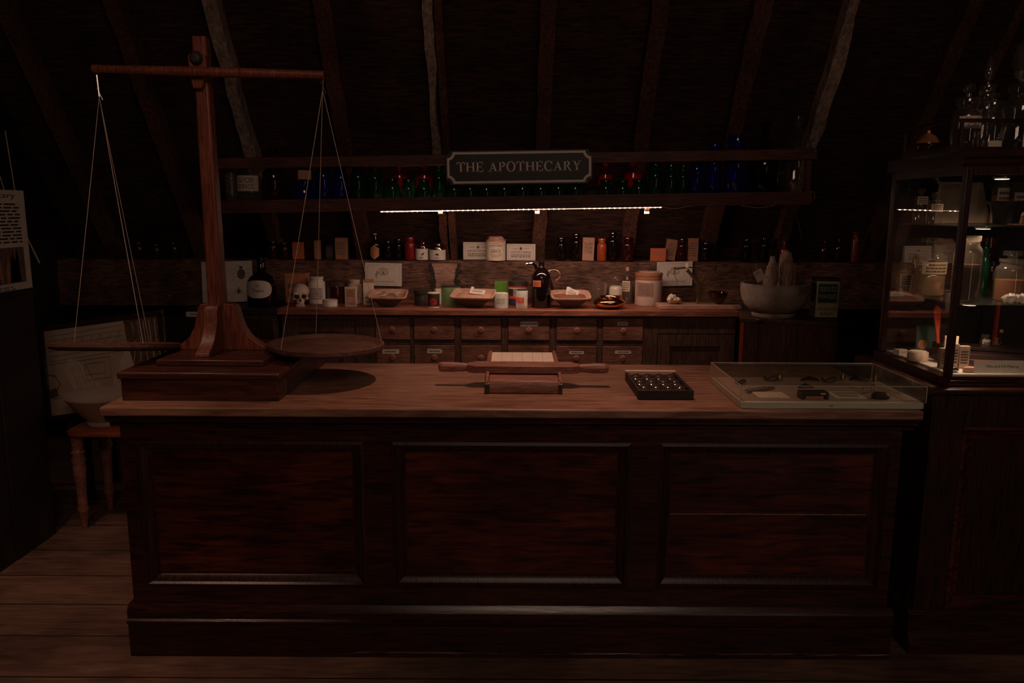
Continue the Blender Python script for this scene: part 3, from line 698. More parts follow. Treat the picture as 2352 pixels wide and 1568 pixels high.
def look_card(px0, px1, yt, yb, tiltdeg, label, Y=5.775):
    p0, p1 = at(px0, yb, Y), at(px1, yt, Y); w_, h_ = p1.x-p0.x-.004, p1.z-p0.z-.006
    t = thing('display_card', label, 'sign', ((p0.x+p1.x)/2, Y, (p0.z+p1.z)/2), (0, math.radians(tiltdeg), 0))
    c = flat(t, w_, h_, PAPER, (0, 0, 0), name='card', th=.002)
    border(c, w_*.88, h_*.84, .0012, INKB, (0, -.0025, 0), notch=.012)
    for q, (a, b, tw_, m) in enumerate(((.034, .024, .0022, INKB), (.030, .018, .0016, INKB))):
        bm = new(); tube(bm, [(a*math.cos(k*PI/16), -.0026, .014+b*math.sin(k*PI/16)*(1 if math.sin(k*PI/16) > 0 else .8)) for k in range(33)], tw_*.5, 4); obj('eye_outline', bm, m, c)
    for rr, m, yy in ((.0135, INKB, -.0027), (.0105, PAPER, -.0032), (.0062, INKB, -.0036)):
        bm = new(); lathe(bm, [(0, 0), (rr, 0), (rr, .0006), (0, .0006)], 24, M=Matrix.Translation((0, yy, .014)) @ Matrix.Rotation(PI/2, 4, 'X')); obj('eye_iris', bm, m, c)
    bm = new()
    for k in range(5): tube(bm, [(-.045-.004*k, -.0026, .03-.008*k), (-.040-.002*k, -.0026, .005-.008*k)], .0014, 4)
    tube(bm, [(-.034, -.0026, .040), (0, -.0026, .048), (.036, -.0026, .036)], .0018, 4)
    obj('eye_shading', bm, INKB, c)
    txt(c, 'Look Only Display', w_*.62, h_*.085, INK, (0, -.0027, -h_*.32))
    return t
look_card(838.5, 923, 603, 657, .9, 'white card with an eye drawing reading Look Only Display, above the left wooden bowl')
look_card(1507, 1592, 600, 657, -1.6, 'white card with an eye drawing reading Look Only Display, behind the small hand scales')
BT = math.radians(15)
def bowl(label, l, r_, yt, Y, fill, n=3.6, rot=0, ht=.085, dy=.088):
    x0, x1 = at(l, 680, Y).x, at(r_, 680, Y).x; cx = (x0+x1)/2; rx = (x1-x0)/2
    t = thing('wooden_bowl', label, 'bowl', (cx, Y, ZW+dy*.45*math.sin(BT)), (BT, 0, rot))
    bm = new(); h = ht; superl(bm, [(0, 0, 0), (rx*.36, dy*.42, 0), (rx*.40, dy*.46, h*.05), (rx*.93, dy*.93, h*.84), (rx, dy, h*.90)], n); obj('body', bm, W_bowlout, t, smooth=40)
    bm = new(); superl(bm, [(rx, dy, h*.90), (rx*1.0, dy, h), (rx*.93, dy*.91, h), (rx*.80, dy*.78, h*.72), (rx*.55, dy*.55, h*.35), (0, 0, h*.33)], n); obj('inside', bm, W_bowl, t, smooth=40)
    if fill:
        bm = new(); superl(bm, [(rx*.80, dy*.78, h*.70), (rx*.79, dy*.77, h*.74), (rx*.5, dy*.5, h*.84), (rx*.2, dy*.2, h*.88), (0, 0, h*.885)], n); o = obj('contents', bm, fill, t, smooth=180); o['label'] = 'heap of loose seed or meal'
    return t, rx, h, dy
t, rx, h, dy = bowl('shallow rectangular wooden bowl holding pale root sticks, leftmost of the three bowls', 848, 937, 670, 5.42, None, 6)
rnd = random.Random(2)
for i in range(14):
    bm = new(); x = rnd.uniform(-.07, .075); y = rnd.uniform(-.03, .035); a = rnd.uniform(0, PI); L = rnd.uniform(.02, .035); z = .070+rnd.uniform(0, .022)+y*.19
    tube(bm, [(-L, 0, 0), (0, .002, .002), (L, 0, 0)], [.0035, .0045, .003], 6)
    tag(obj('root_stick', bm, BONE, None, (t.location.x+x, t.location.y+y, ZW+z), (rnd.uniform(-.3, .3), rnd.uniform(-.5, .5), a)), 'pale dried root stick lying in the leftmost wooden bowl', 'root', 'root sticks in the wooden bowl')
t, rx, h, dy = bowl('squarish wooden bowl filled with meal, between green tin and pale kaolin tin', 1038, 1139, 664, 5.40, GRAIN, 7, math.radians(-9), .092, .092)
tc = thing('paper_note', 'folded paper note lying on the meal in the middle wooden bowl', 'note', (t.location.x+.022, t.location.y-.02, ZW+.096), (math.radians(-58), math.radians(4), math.radians(-5)))
c = flat(tc, .105, .050, PAPER, (0, 0, .02), name='paper'); lines(c, .07, .022, 2, INKB, (0, -.0012, .004), seed=31)
bm = new(); bb(bm, -.05, -.03, -.001, .0, .045, .072); obj('torn_corner', bm, PAPER, tc)
t, rx, h, dy = bowl('rounded square wooden bowl of brown seeds, rightmost of the three bowls', 1263, 1355, 668, 5.40, SEED, 5, math.radians(5), .088, .090)
tc = thing('paper_note', 'paper note with handwriting stuck upright in the bowl of brown seeds', 'note', (t.location.x+.012, t.location.y, ZW+.084), (math.radians(-25), math.radians(7), 0))
bm = new(); prism(bm, [(-.042, 0), (.042, 0), (.052, .040), (.0, .050), (-.022, .062), (-.040, .060)], -.0008, 0); c = obj('paper', bm, PAPER, tc, smooth=0); txt(c, 'Hot', .028, .014, INKB, (-.005, -.0014, .037)); lines(c, .06, .02, 3, INKB, (0, -.0014, .018), seed=8)
vessel('round_tin', 'dull dark round tin with a wide lid left of the green tin', 'tin', 951, 989, 664, 5.50, ZW, 'can', DKTIN, cap=DKTIN, caph=.03, capr=1.1)
vessel('spice_tin', 'small dark tin with red wheel pattern between two round tins', 'tin', 982, 1009, 671, 5.36, ZW, 'can', DKTIN, cap=CREAM, caph=.008, capr=1.03)
c = [o for o in COL.objects if o.name.startswith('spice_tin')][-1]; rr = (at(1009, 620, 5.36).x-at(982, 620, 5.36).x)/2
bm = new()
for k in range(16):
    a = k*PI/8; a2 = a+.22
    P4 = [(.017*math.cos(a), .017*math.sin(a)), (.026*math.cos(a), .026*math.sin(a)), (.026*math.cos(a2), .026*math.sin(a2)), (.017*math.cos(a2), .017*math.sin(a2))]
    bm.faces.new([bm.verts.new(bendp(x, .042+z, rr+.001)) for x, z in P4])
obj('rosette_print', bm, REDP, c, smooth=0)
bm = new(); R0 = [bm.verts.new(bendp(.013*math.cos(k*PI/12), .042+.013*math.sin(k*PI/12), rr+.001)) for k in range(24)]; R1 = [bm.verts.new(bendp(.008*math.cos(k*PI/12), .042+.008*math.sin(k*PI/12), rr+.001)) for k in range(24)]
for k in range(24): bm.faces.new((R0[k], R0[(k+1) % 24], R1[(k+1) % 24], R1[k]))
obj('ring_print', bm, REDP, c, smooth=0)
arclabel(c, rr+.0008, 1.5, .001, .010, CREAM, name='band')
carton('small_carton', 'little cream box peeping out behind the red patterned tin', 'box', 1000, 1013, 663, 5.52, ZW, CREAM, .02)
t = vessel('green_tin', 'sage green round tin with a dark rolled lid', 'tin', 1011, 1058, 655, 5.56, ZW, 'can', GREEN, cap=DKTIN, caph=.010, capr=.93)
rr = (at(1058, 620, 5.56).x-at(1011, 620, 5.56).x)/2
for q, (a0, z0, z1) in enumerate(((-.8, .02, .11), (.35, .02, .11))):
    bm = new(); pts = [bendp(a0*rr+.022*math.copysign(abs(math.cos(k*PI/12))**.4, math.cos(k*PI/12)), .065+.045*math.copysign(abs(math.sin(k*PI/12))**.4, math.sin(k*PI/12)), rr+.0006) for k in range(25)]; tube(bm, pts, .0008, 4); obj('outline_print', bm, TEAL, t)
bm = new(); bm.faces.new([bm.verts.new(bendp(x, z, rr+.001)) for x, z in ((.018, .068), (.040, .068), (.040, .080), (.018, .080))]); obj('print', bm, TEAL, t)
t = carton('green_box', 'bright leaf-green hinged tin behind the pale kaolin tin', 'tin', 1136, 1165, 646, 5.58, ZW, GREEN2, .06, lid=GREEN2)
vessel('kaolin_tin', 'small pale grey tin lettered Kaolin Poultice inside a thin frame', 'tin', 1134, 1168, 672, 5.36, ZW, 'can', GREYW, cap=CREAM, caph=.008, capr=.95, lab=GREYW, laby=(.25, .80), laba=.75, text='KAOLIN|POULTICE', tmat=INKB, tw=1.1, labrot=0)
c = [o for o in COL.objects if o.name.startswith('kaolin_tin')][-1]
t = vessel('patterned_tin', 'tall dark tin with red and blue chequered pattern behind white kaolin tin', 'tin', 1168, 1212, 645, 5.55, ZW, 'can', DKTIN, cap=DKTIN, caph=.008, capr=1.02)
rr = (at(1212, 620, 5.55).x-at(1168, 620, 5.55).x)/2
for (z0, z1, m, nm) in ((.118, .126, CREAM, 'band'), (.128, .136, REDP, 'band'), (.006, .045, BLUEP, 'blue_print'), (.048, .068, REDP, 'red_print')):
    arclabel(t, rr+.0008, 1.45 if nm == 'band' else .95, z0, z1, m, 0 if nm == 'band' else -.25, name=nm)
lines(t, .07, .05, 5, CREAM, (0, 0, .09), bend=rr+.001, seed=6)
t = vessel('kaolin_tin', 'white tin with a red flag label reading Kaolin Poultice B.P.C.', 'tin', 1185, 1213, 664, 5.34, ZW, 'can', WHITE, cap=DKTIN, caph=.007, capr=.97)
rr = (at(1213, 620, 5.34).x-at(1185, 620, 5.34).x)/2
lb = arclabel(t, rr+.0007, .72, .040, .078, REDP, -.40)
for i, s in enumerate(('KAOLIN', 'POULTICE', 'B.P.C.')): txt(lb, s, .038, .008, PAPER, (0, 0, .071-.0115*i), bend=rr+.0013).rotation_euler = (0, 0, -.40)
arclabel(t, rr+.0007, .28, .020, .075, CREAM, .75, name='side_print')
# growler
t = vessel('flagon', 'large black glass flagon bottle with round ears, tallest on the worktop', 'bottle', 1221, 1266, 618, 5.40, ZW, 'can', BLACKG)
for ch in list(t.children): bpy.data.objects.remove(ch)
r = (at(1266, 620, 5.4).x-at(1221, 620, 5.4).x)/2; H = at(1244, 594, 5.4).z-ZW
bm = new(); lathe(bm, [(0, 0), (r*.93, 0), (r, r*.12), (r, H*.56), (r*.96, H*.64), (r*.82, H*.72), (r*.52, H*.79), (r*.34, H*.82), (r*.29, H*.84), (r*.28, H*.93), (0, H*.93)], 36); obj('body', bm, BLACKG, t, smooth=60)
bm = new(); lathe(bm, [(0, H*.93), (r*.33, H*.93), (r*.33, H*.99), (r*.28, H), (0, H)], 24); obj('screw_cap', bm, BLACKC, t)
lb = arclabel(t, r+.0008, .48, H*.44, H*.57, ORANGEP, -.55); lines(lb, .05, .03, 3, INKB, (0, 0, H*.505), bend=r+.0013, seed=2).rotation_euler = (0, 0, -.55)
# glass kettle behind flagon
X = at(1248, 650, 5.60)
t = thing('glass_feeder', 'dark glass jug with curved spout and ring handle behind black flagon', 'jug', (X.x, 5.60, ZW))
rj = .078; bm = new(); lathe(bm, [(0, 0), (rj*.7, 0), (rj, .03), (rj*1.02, .10), (rj*.8, .17), (rj*.45, .20), (rj*.42, .225), (0, .225)], 30); obj('body', bm, G_dark, t)
pz = lambda a, b: at(a, b, 5.6)-Vector((X.x, 5.6, ZW))
bm = new(); tube(bm, [pz(1236, 640), pz(1233, 622), pz(1230, 610), pz(1222, 604), pz(1208, 606)], [.018, .014, .011, .009, .010], 10); obj('spout', bm, G_dark, t)
bm = new(); c = pz(1271, 632); tube(bm, [c+Vector((.050*math.cos(a), 0, .040*math.sin(a))) for a in [math.radians(-70+22*k) for k in range(13)]], .0055, 8); obj('handle', bm, STONEB, t)
t = vessel('tumbler', 'cut glass tumbler left of the stoppered powder jar', 'glass', 1355, 1397, 647, 5.62, ZW, 'can', G_clear)
for ch in list(t.children): bpy.data.objects.remove(ch)
r = (at(1397, 620, 5.62).x-at(1355, 620, 5.62).x)/2; H = at(1376, 647, 5.62).z-ZW
bm = new(); lathe(bm, [(0, 0), (r*.72, 0), (r*.76, .01), (r, H), (r*.95, H), (r*.70, .016), (0, .016)], 32); obj('bowl', bm, G_clear, t)
bm = new()
for k in range(12):
    a = k*PI/6; b = a+.5
    for q in ((a, b), (b, a)): tube(bm, [(r*(.80)*math.cos(q[0]), r*.80*math.sin(q[0]), H*.12), (r*.92*math.cos(q[1]), r*.92*math.sin(q[1]), H*.66)], .0012, 4)
obj('cut_pattern', bm, G_frost, t)
t = vessel('powder_jar', 'clear stoppered glass jar of white powder with a red label', 'jar', 1399, 1432, 635, 5.61, ZW, 'jar', G_clear, content=WHITE, ch=.86, caph=.045, stopper='flat', lab=REDP, laby=(.28, .46), laba=.8, labrot=.25)
# copper dish
X0c, X1c = at(1363, 690, 5.36).x, at(1437, 690, 5.36).x; r = (X1c-X0c)/2
t = thing('copper_dish', 'polished copper bulbous dish in front of the tumbler and powder jar', 'dish', ((X0c+X1c)/2, 5.37, ZW))
bm = new(); lathe(bm, [(0, 0), (r*.50, 0), (r*.62, .004), (r*.85, .016), (r*.97, .030), (r, .042), (r*.97, .054), (r*.86, .064), (r*.74, .069), (r*.72, .074), (r*.78, .080), (r*.76, .082), (r*.70, .076), (r*.70, .066), (r*.6, .02), (0, .012)], 44); obj('body', bm, COPPER, t, smooth=60)
t = vessel('corked_bottle', 'slim clear bottle with pink cork and a paper label', 'bottle', 1427, 1456, 613, 5.68, ZW, 'bottle', G_clear, cap=CORK, caph=.028, capr=.26, content=G_frost, ch=.35, lab=CREAM, laby=(.38, .70), laba=.65, labrot=-.35, nlines=4)
c = [o for o in t.children if o.name.startswith('lid')][0]; c.name = 'cork'
# big stoneware jar
X0c, X1c = at(1457, 690, 5.585).x, at(1521, 690, 5.585).x; r = (X1c-X0c)/2; H = at(1489, 622, 5.585).z-ZW
t = thing('stoneware_jar', 'large cream stoneware jar with brown glazed rim and lid', 'jar', ((X0c+X1c)/2, 5.595, ZW))
bm = new(); lathe(bm, [(0, 0), (r*.92, 0), (r*.95, .006), (r*.955, H*.74), (0, H*.74)], 40); obj('body', bm, CERAM, t)
bm = new(); lathe(bm, [(r*.955, H*.74), (r*.97, H*.76), (r*.965, H*.85), (0, H*.85)], 40); obj('glazed_shoulder', bm, STONEB, t)
bm = new(); lathe(bm, [(0, H*.851), (r*.95, H*.851), (r, H*.87), (r, H*.94), (r*.93, H*.965), (0, H)], 40); obj('lid', bm, STONEB, t)
bm = new(); lathe(bm, [(0, H*.998), (r*.7, H*.985), (r*.72, H*.975), (0, H*.97)], 32); obj('lid_centre', bm, CERAM, t)
lb = arclabel(t, r*.955+.0008, .72, H*.27, H*.68, OLDLAB, -.50); lines(lb, .085, H*.34, 9, INKB, (0, 0, H*.475), bend=r*.955+.0014, seed=9).rotation_euler = (0, 0, -.50)
# hand scales on a board
Yb = 5.33
X0c, X1c = at(1514, 705, Yb).x, at(1702, 705, Yb).x
t = thing('apothecary_scales', 'small Y-shaped metal hand scales mounted on a light wooden board', 'scales', ((X0c+X1c)/2, Yb+.06, ZW))
o = Vector(t.location); L = (X1c-X0c)/2
bm = new(); bb(bm, -L, L, -.08, .09, 0, .030); obj('base_board', bm, W_bowl, t, bev=.004)
sp = lambda a, b: at(a, b, Yb+.06)-o
bm = new(); b0 = sp(1607, 652); bt = sp(1607, 694)
A1, A2 = sp(1576, 619), sp(1641, 622)
prism(bm, [(b0.x-.022, .0302), (b0.x+.022, .0302), (b0.x+.020, .050), (b0.x+.016, .058), (b0.x+.015, b0.z), (A2.x+.006, A2.z-.004), (A2.x-.008, A2.z+.010), (b0.x, b0.z+.022), (A1.x+.008, A1.z+.010), (A1.x-.006, A1.z-.006), (b0.x-.016, b0.z), (b0.x-.016, .058), (b0.x-.020, .050)], -.008, .008)
obj('forked_column', bm, BRASS, t, bev=.003)
q = sp(1642, 614); bm = new(); bb(bm, q.x-.010, q.x+.010, -.006, .006, q.z-.018, q.z+.016); obj('bearing', bm, IRON, t, bev=.002)
q = sp(1578, 611); bm = new(); bb(bm, q.x-.010, q.x+.010, -.007, .007, q.z-.012, q.z+.022); obj('bearing', bm, WHITE, t, bev=.002)
bm = new(); tube(bm, [sp(1548, 617), sp(1578, 614)], .0065, 8); tube(bm, [sp(1578, 614), sp(1593, 614)], .0045, 8); obj('beam', bm, BRASS, t)
bm = new(); tube(bm, [sp(1549, 620), sp(1549, 632), sp(1555, 642), sp(1554, 662)], .0016, 5); obj('hook', bm, IRON, t)
q = sp(1551, 686); bm = new(); lathe(bm, [(0, 0), (.026, .004), (.042, .018), (.046, .030), (.043, .030), (.038, .018), (0, .008)], 28, c=(q.x, 0, .0305)); obj('pan', bm, BRASS, t)
rnd = random.Random(8)
for i in range(9):
    bm = new(); bmesh.ops.create_icosphere(bm, subdivisions=2, radius=.013+rnd.random()*.007)
    for v in bm.verts: v.co *= 1+rnd.uniform(-.25, .25)
    a = i*.7; R = .024 if i else 0
    tag(obj('mineral_lump', bm, CREAM, None, (o.x+q.x-.010+R*math.cos(a)*1.3, o.y+R*math.sin(a), ZW+.062+(.018 if i % 3 == 0 else 0)), (i, i, 0), smooth=0), 'pale lump heaped in the left pan of the hand scales', 'lump', 'lumps in the scale pan')
q = sp(1649, 675); bm = new(); r = .068
lathe(bm, [(0, 0), (.018, .003), (r*.6, .022), (r*.92, .060), (r, .086), (r*.96, .086), (r*.86, .060), (r*.5, .026), (0, .010)], 32, c=(q.x, 0, .0305)); obj('pan_bowl', bm, G_amber, t)
bm = new(); tube(bm, [(q.x, 0, sp(1649, 625).z), (q.x+.002, 0, .05)], .0012, 5); obj('hook', bm, IRON, t)
# stone mortar with herbs on the pedestal
Ym = 4.97; X0c, X1c = at(1702, 690, Ym).x, at(1853, 690, Ym).x; r = (X1c-X0c)/2; cx = (X0c+X1c)/2
t = thing('stone_mortar', 'big pale round stone mortar full of dried bundles on the plank pedestal', 'mortar', (cx, Ym, PZ+.001))
H = at(1778, 655, Ym-.15).z-PZ
bm = new(); lathe(bm, [(0, 0), (r*.62, 0), (r*.64, .014), (r*.58, .028), (r*.70, H*.16), (r*.86, H*.32), (r*.96, H*.52), (r, H*.78), (r*1.0, H), (r*.91, H), (r*.86, H*.7), (r*.5, H*.35), (0, H*.3)], 48); obj('body', bm, STONE, t, smooth=50)
bm = new(); lathe(bm, [(0, H*.80), (r*.6, H*.82), (r*.86, H*.76)], 24); obj('leaf_filling', bm, HERB, t)
tb = lambda a, b, y=0: at(a, b, Ym+y)-Vector((cx, Ym, PZ+.001))
def bundle(label, pts, rs, mat, y=0):
    rnd = random.Random(len(label)); P = [tb(a, b, y) for a, b in pts]; Q, RR = [], []
    for i in range(len(P)-1):
        for k in range(4): Q.append(P[i].lerp(P[i+1], k/4)+Vector((rnd.uniform(-.003, .003), 0, 0))); RR.append(rs[i]+(rs[i+1]-rs[i])*k/4)
    Q.append(P[-1]); RR.append(rs[-1]); bm = new(); RG = []
    for q, r_ in zip(Q, RR): RG.append([bm.verts.new(q+Vector((r_*math.cos(2*PI*k/18), r_*math.sin(2*PI*k/18), 0))) for k in range(18)])
    for A_, B_ in zip(RG, RG[1:]):
        for k in range(18): bm.faces.new((A_[k], A_[(k+1) % 18], B_[(k+1) % 18], B_[k]))
    bm.faces.new(RG[0]); bm.faces.new(RG[-1])
    for i, v in enumerate(bm.verts):
        a = 2*PI*(i % 18)/18; c = Q[min(i//18, len(Q)-1)]; f = 1+.10*math.sin(3*a+i//18*.35)+.06*math.sin(7*a+1)+rnd.uniform(-.05, .05)
        v.co.x = c.x+(v.co.x-c.x)*f; v.co.y = c.y+(v.co.y-c.y)*f
    b = obj('dried_bundle', bm, mat, None, (cx, Ym, PZ+.001), smooth=70); return tag(b, label, 'herb bundle')
BARK = wood('pale_bark', (.26, .15, .10), (.60, .42, .32), 'z', .8, 3.0, .6, 5, .2, .4)
bundle('slim pale rolled bark bundle standing in the stone mortar', [(1768, 664), (1770, 640), (1773, 616), (1774, 604), (1775, 596), (1775, 588)], [.040, .042, .036, .022, .016, .015], BARK, -.02)
bundle('thick pale wrapped bundle with brown streaks, tallest in the stone mortar', [(1803, 664), (1804, 640), (1805, 615), (1806, 596), (1807, 582), (1808, 575)], [.043, .045, .042, .040, .032, .016], BARK, .02)
bundle('darker brown wrapped bundle at the right in the stone mortar', [(1820, 664), (1822, 630), (1821, 612), (1820, 604)], [.024, .026, .022, .012], BROWNP, .05)
rnd = random.Random(12)
for i in range(26):
    bm = new(); left = i < 10
    a = rnd.uniform(1706, 1745) if left else rnd.uniform(1822, 1855); b = rnd.uniform(600, 640)
    p0 = tb(1778+(a-1778)*.75, 668, rnd.uniform(-.06, .1)); p1 = tb(a, b, rnd.uniform(-.08, .1)); mid = p0.lerp(p1, .5)+Vector((rnd.uniform(-.015, .015), 0, 0))
    tube(bm, [p0, mid, p1], [.0022, .0018, .0008], 4)
    for q in range(6):
        s = .35+.11*q; c0 = p0.lerp(p1, s); d = Vector((rnd.uniform(-.02, .02), rnd.uniform(-.01, .01), rnd.uniform(.0, .02))); tube(bm, [c0, c0+d], [.003, .0008], 4)
    tag(obj('herb_stalk', bm, HERB, None, (cx, Ym, PZ+.001)), 'thin dry brown herb stalk sticking out of the stone mortar', 'herb', 'dry herb stalks in the stone mortar')
g = thing('gift_tag', 'cream paper tag hanging among the herbs of the stone mortar', 'tag', Vector((cx, Ym, PZ))+tb(1744, 632, -.13), (0, math.radians(-28), 0))
c = flat(g, .058, .072, CREAM, (0, 0, 0), name='card'); txt(c, 'Elm', .026, .012, INKB, (0, -.0012, .02))
bm = new(); tube(bm, [(0, 0, .034), (.004, .01, .05), (.02, .03, .07)], .001, 4); obj('string', bm, STRING, g)
bm = new(); q = Vector((at(1750, 728, 4.74).x, 4.735, PZ+.001))
t = thing('metal_buckle', 'little shiny metal piece lying at the foot of the stone mortar', 'metal fitting', q)
tube(bm, [(.028*math.cos(k*PI/6)*1.0, .008*math.sin(k*PI/6)-.0, .006) for k in range(13)], .0035, 6); obj('ring', bm, STEEL, t)
# Seidlitz tin
Ys = 4.88; Xa, Xb = at(1875, 690, Ys).x, at(1926, 690, Ys).x; H = at(1900, 640, Ys).z-PZ
t = thing('seidlitz_tin', 'square dark green and gold tin reading Seidlitz Powders beside the mortar', 'tin', ((Xa+Xb)/2-.0, Ys+.002, PZ+.001), (0, 0, math.radians(2)))
t.rotation_euler.z = math.radians(-7)
w_ = (Xb-Xa)*.98; w_ = min(w_, .15)
bm = new(); bb(bm, -w_/2, w_/2, 0, .14, 0, H*.93); obj('body', bm, OLIVE, t, bev=.003)
bm = new(); bb(bm, -w_/2-.002, w_/2+.002, -.002, .142, H*.932, H); obj('lid', bm, DKTIN, t, bev=.003)
for side in (0, 1):
    M = (0, 0, 0) if side == 0 else (0, 0, -PI/2)
    lw = w_ if side == 0 else .14
    loc = (0, -.0006, 0) if side == 0 else (-w_/2-.0006, .07, 0)
    f = flat(t, lw*.88, H*.50, TEAL, (loc[0], loc[1], H*.62), M, name='label')
    txt(f, 'SEIDLITZ', lw*.74, H*.12, OLIVE, (0, -.0014, H*.11)); txt(f, 'POWDERS', lw*.74, H*.12, OLIVE, (0, -.0014, -H*.08))
    border(f, lw*.86, H*.48, .0016, OLIVE, (0, -.0013, 0))
    txt(f, 'PARKINSONS LTD', lw*.8, H*.075, INK, (0, -.0006, -H*.40)); txt(f, 'BURNLEY', lw*.52, H*.075, INK, (0, -.0006, -H*.52))
# ---------------------------------------------------------------- things on the beam ledge
YL = 5.87
def L(kind, *a, **k): return kind(*a, **k)
carton('medicine_carton', 'red-orange printed carton, leftmost of the boxes on the beam ledge', 'carton', 673, 699, 556, YL, ZL, ORANGEP, .05, nlines=6, tmat=BROWNP)
carton('medicine_carton', 'very dark carton behind the balance strings, next to the leftmost red-orange one', 'carton', 703, 722, 553, YL+.01, ZL, BROWNG, .05)
carton('medicine_carton', 'narrow plain brown carton right of the balance strings on the ledge', 'carton', 723, 736, 552, YL, ZL, BROWNP, .04)
carton('medicine_carton', 'small dark printed carton left of the tall brown one', 'carton', 749, 767, 562, YL+.02, ZL, DKTIN, .05, nlines=5)
carton('medicine_carton', 'tall brown printed carton between small dark carton and sloping rafter', 'carton', 771, 798, 546, YL, ZL, BROWNP, .05, nlines=7, tmat=INKB)
t = vessel('bitters_bottle', 'dark bottle with a six-sided orange label standing on the ledge', 'bottle', 850, 876, 536, YL, ZL, 'tallneck', BLACKG, cap=CREAM, caph=.010, capr=.3)
rr = (at(876, 620, YL).x-at(850, 620, YL).x)/2; z0 = .055
bm = new(); pts = [bendp(x*rr*.95, z0+z, rr+.0012) for x, z in ((0, -.052), (.95, -.022), (.95, .028), (0, .056), (-.95, .028), (-.95, -.022))]
HX = ((0, -.052), (.95, -.022), (.95, .028), (0, .056), (-.95, .028), (-.95, -.022)); rings = []
for k_ in (.001, .2, .4, .6, .8, 1):
    vs = []
    for i in range(6):
        a, b = HX[i], HX[(i+1) % 6]
        for q in range(4): vs.append(bm.verts.new(bendp(k_*(a[0]+(b[0]-a[0])*q/4)*rr*.95, z0+k_*(a[1]+(b[1]-a[1])*q/4), rr+.0018)))
    rings.append(vs)
for A_, B_ in zip(rings, rings[1:]):
    for i in range(24): bm.faces.new((A_[i], A_[(i+1) % 24], B_[(i+1) % 24], B_[i]))
obj('hexagon_label', bm, TINO, t, smooth=0); txt(t, 'L', .008, .012, INK, (0, -rr-.0035, z0+.002)); lines(t, .04, .012, 2, INKB, (0, 0, z0+.022), bend=rr+.003, seed=4)
for l, r_, yt, lab, m in ((882, 901, 553, 'dark brown bottle right of the bottle with six-sided label', BLACKG), (906, 926, 548, 'dark brown bottle just left of the red jar', BLACKG)):
    vessel('medicine_bottle', lab, 'bottle', l, r_, yt, YL+.01, ZL, 'wide', m)
vessel('red_jar', 'deep red glass jar between dark bottles and white labelled jars', 'jar', 930, 955, 544, YL-.01, ZL, 'wide', REDG)
for l, r_, yt, lab, tx in ((955, 984, 553, 'dark jar with white label showing a little running animal', 'dog'), (988, 1024, 557, 'dark squat jar with white label showing a small hat mark', 'hat')):
    t = vessel('ointment_jar', lab, 'jar', l, r_, yt, YL-.02, ZL, 'jar', BROWNG, lab=PAPER, laby=(.03, .60), laba=1.45)
    rr = (at(r_, 620, YL).x-at(l, 620, YL).x)/2; bm = new()
    P4 = [(-.012, .004), (-.004, .006), (0, .010), (.006, .016), (.012, .018), (.010, .012), (.008, .004), (.006, -.008), (.003, 0), (-.004, 0), (-.008, -.008), (-.009, 0)] if tx == 'dog' else [(-.014, 0), (-.010, .010), (-.004, .007), (0, .012), (.004, .007), (.010, .010), (.014, 0), (.012, -.003), (-.012, -.003)]
    P4 = [(x+(.010 if tx == 'dog' else 0), z+.042) for x, z in P4]
    c0 = bm.verts.new(bendp(sum(p[0] for p in P4)/len(P4), sum(p[1] for p in P4)/len(P4), rr+.0016)); vv = [bm.verts.new(bendp(x, z, rr+.0016)) for x, z in P4]
    for i in range(len(vv)): bm.faces.new((c0, vv[i], vv[(i+1) % len(vv)]))
    obj('label_mark', bm, INK, t, smooth=0); lines(t, .03, .016, 3, INKB, (0, 0, .020), bend=rr+.0014, seed=tx == 'dog')
t = carton('spice_jar_label', 'small white label card wedged between the two white labelled jars', 'card', 985, 994, 571, YL+.06, ZL, CREAM, .004)
def packet(label, l, r_, yt, rot, title, Y=YL):
    x0, x1 = at(l, 620, Y).x, at(r_, 620, Y).x; w_ = (x1-x0)/math.cos(rot); H = at((l+r_)/2, yt, Y).z-ZL
    t = thing('herb_packet', label, 'packet', ((x0+x1)/2, Y, ZL), (0, 0, rot))
    bm = new(); prism(bm, [(-w_/2, 0), (w_/2, 0), (w_/2, H), (-w_/2, H)], 0, .035); obj('packet', bm, PAPER, t, bev=.004)
    f = flat(t, w_*.94, H*.92, PAPER, (0, -.0003, H/2)); border(f, w_*.86, H*.80, .001, INKB, (0, -.0011, 0))
    bm = new(); lathe(bm, [(0, 0), (.0105, 0), (.0105, .0005), (0, .0005)], 20, M=Matrix.Translation((0, -.0012, H*.22)) @ Matrix.Rotation(PI/2, 4, 'X')); obj('round_mark', bm, INKB, f)
    txt(f, title, w_*.72, H*.12, INK, (0, -.0013, 0)); lines(f, w_*.68, H*.22, 2, INKB, (0, -.0012, -H*.22), seed=int(l))
    for s in (-1, 1): lines(f, w_*.18, H*.05, 1, INKB, (s*w_*.2, -.0012, H*.22), seed=s+5)
    return t
packet('cream herb packet reading Indigestion Herbs left of the round powder tin', 1064, 1132, 556, math.radians(4), 'INDIGESTION HERBS', YL+.05)
packet('cream herb packet reading Cough Herbs right of the round powder tin', 1163, 1229, 560, math.radians(-7), 'COUGH HERBS', YL-.015)
t = vessel('powder_tin', 'round cream tin of liquorice powder with a crumpled paper cap', 'tin', 1117, 1161, 551, YL-.02, ZL, 'can', CERAM, lab=CREAM, laby=(.03, .93), laba=1.5)
rr = (at(1161, 620, YL).x-at(1117, 620, YL).x)/2
for s, w_, h_, z, m in (('COMPOUND', .055, .008, .130, INKB), ('LIQUORICE POWDER', .098, .013, .112, INK), ('GRICE', .075, .024, .072, INKB), ('MANUFACTURING CHEMIST', .09, .007, .045, INKB), ('LANCASTER', .06, .007, .032, INKB)):
    txt(t, s, w_, h_, m, (0, 0, z), bend=rr+.0015)
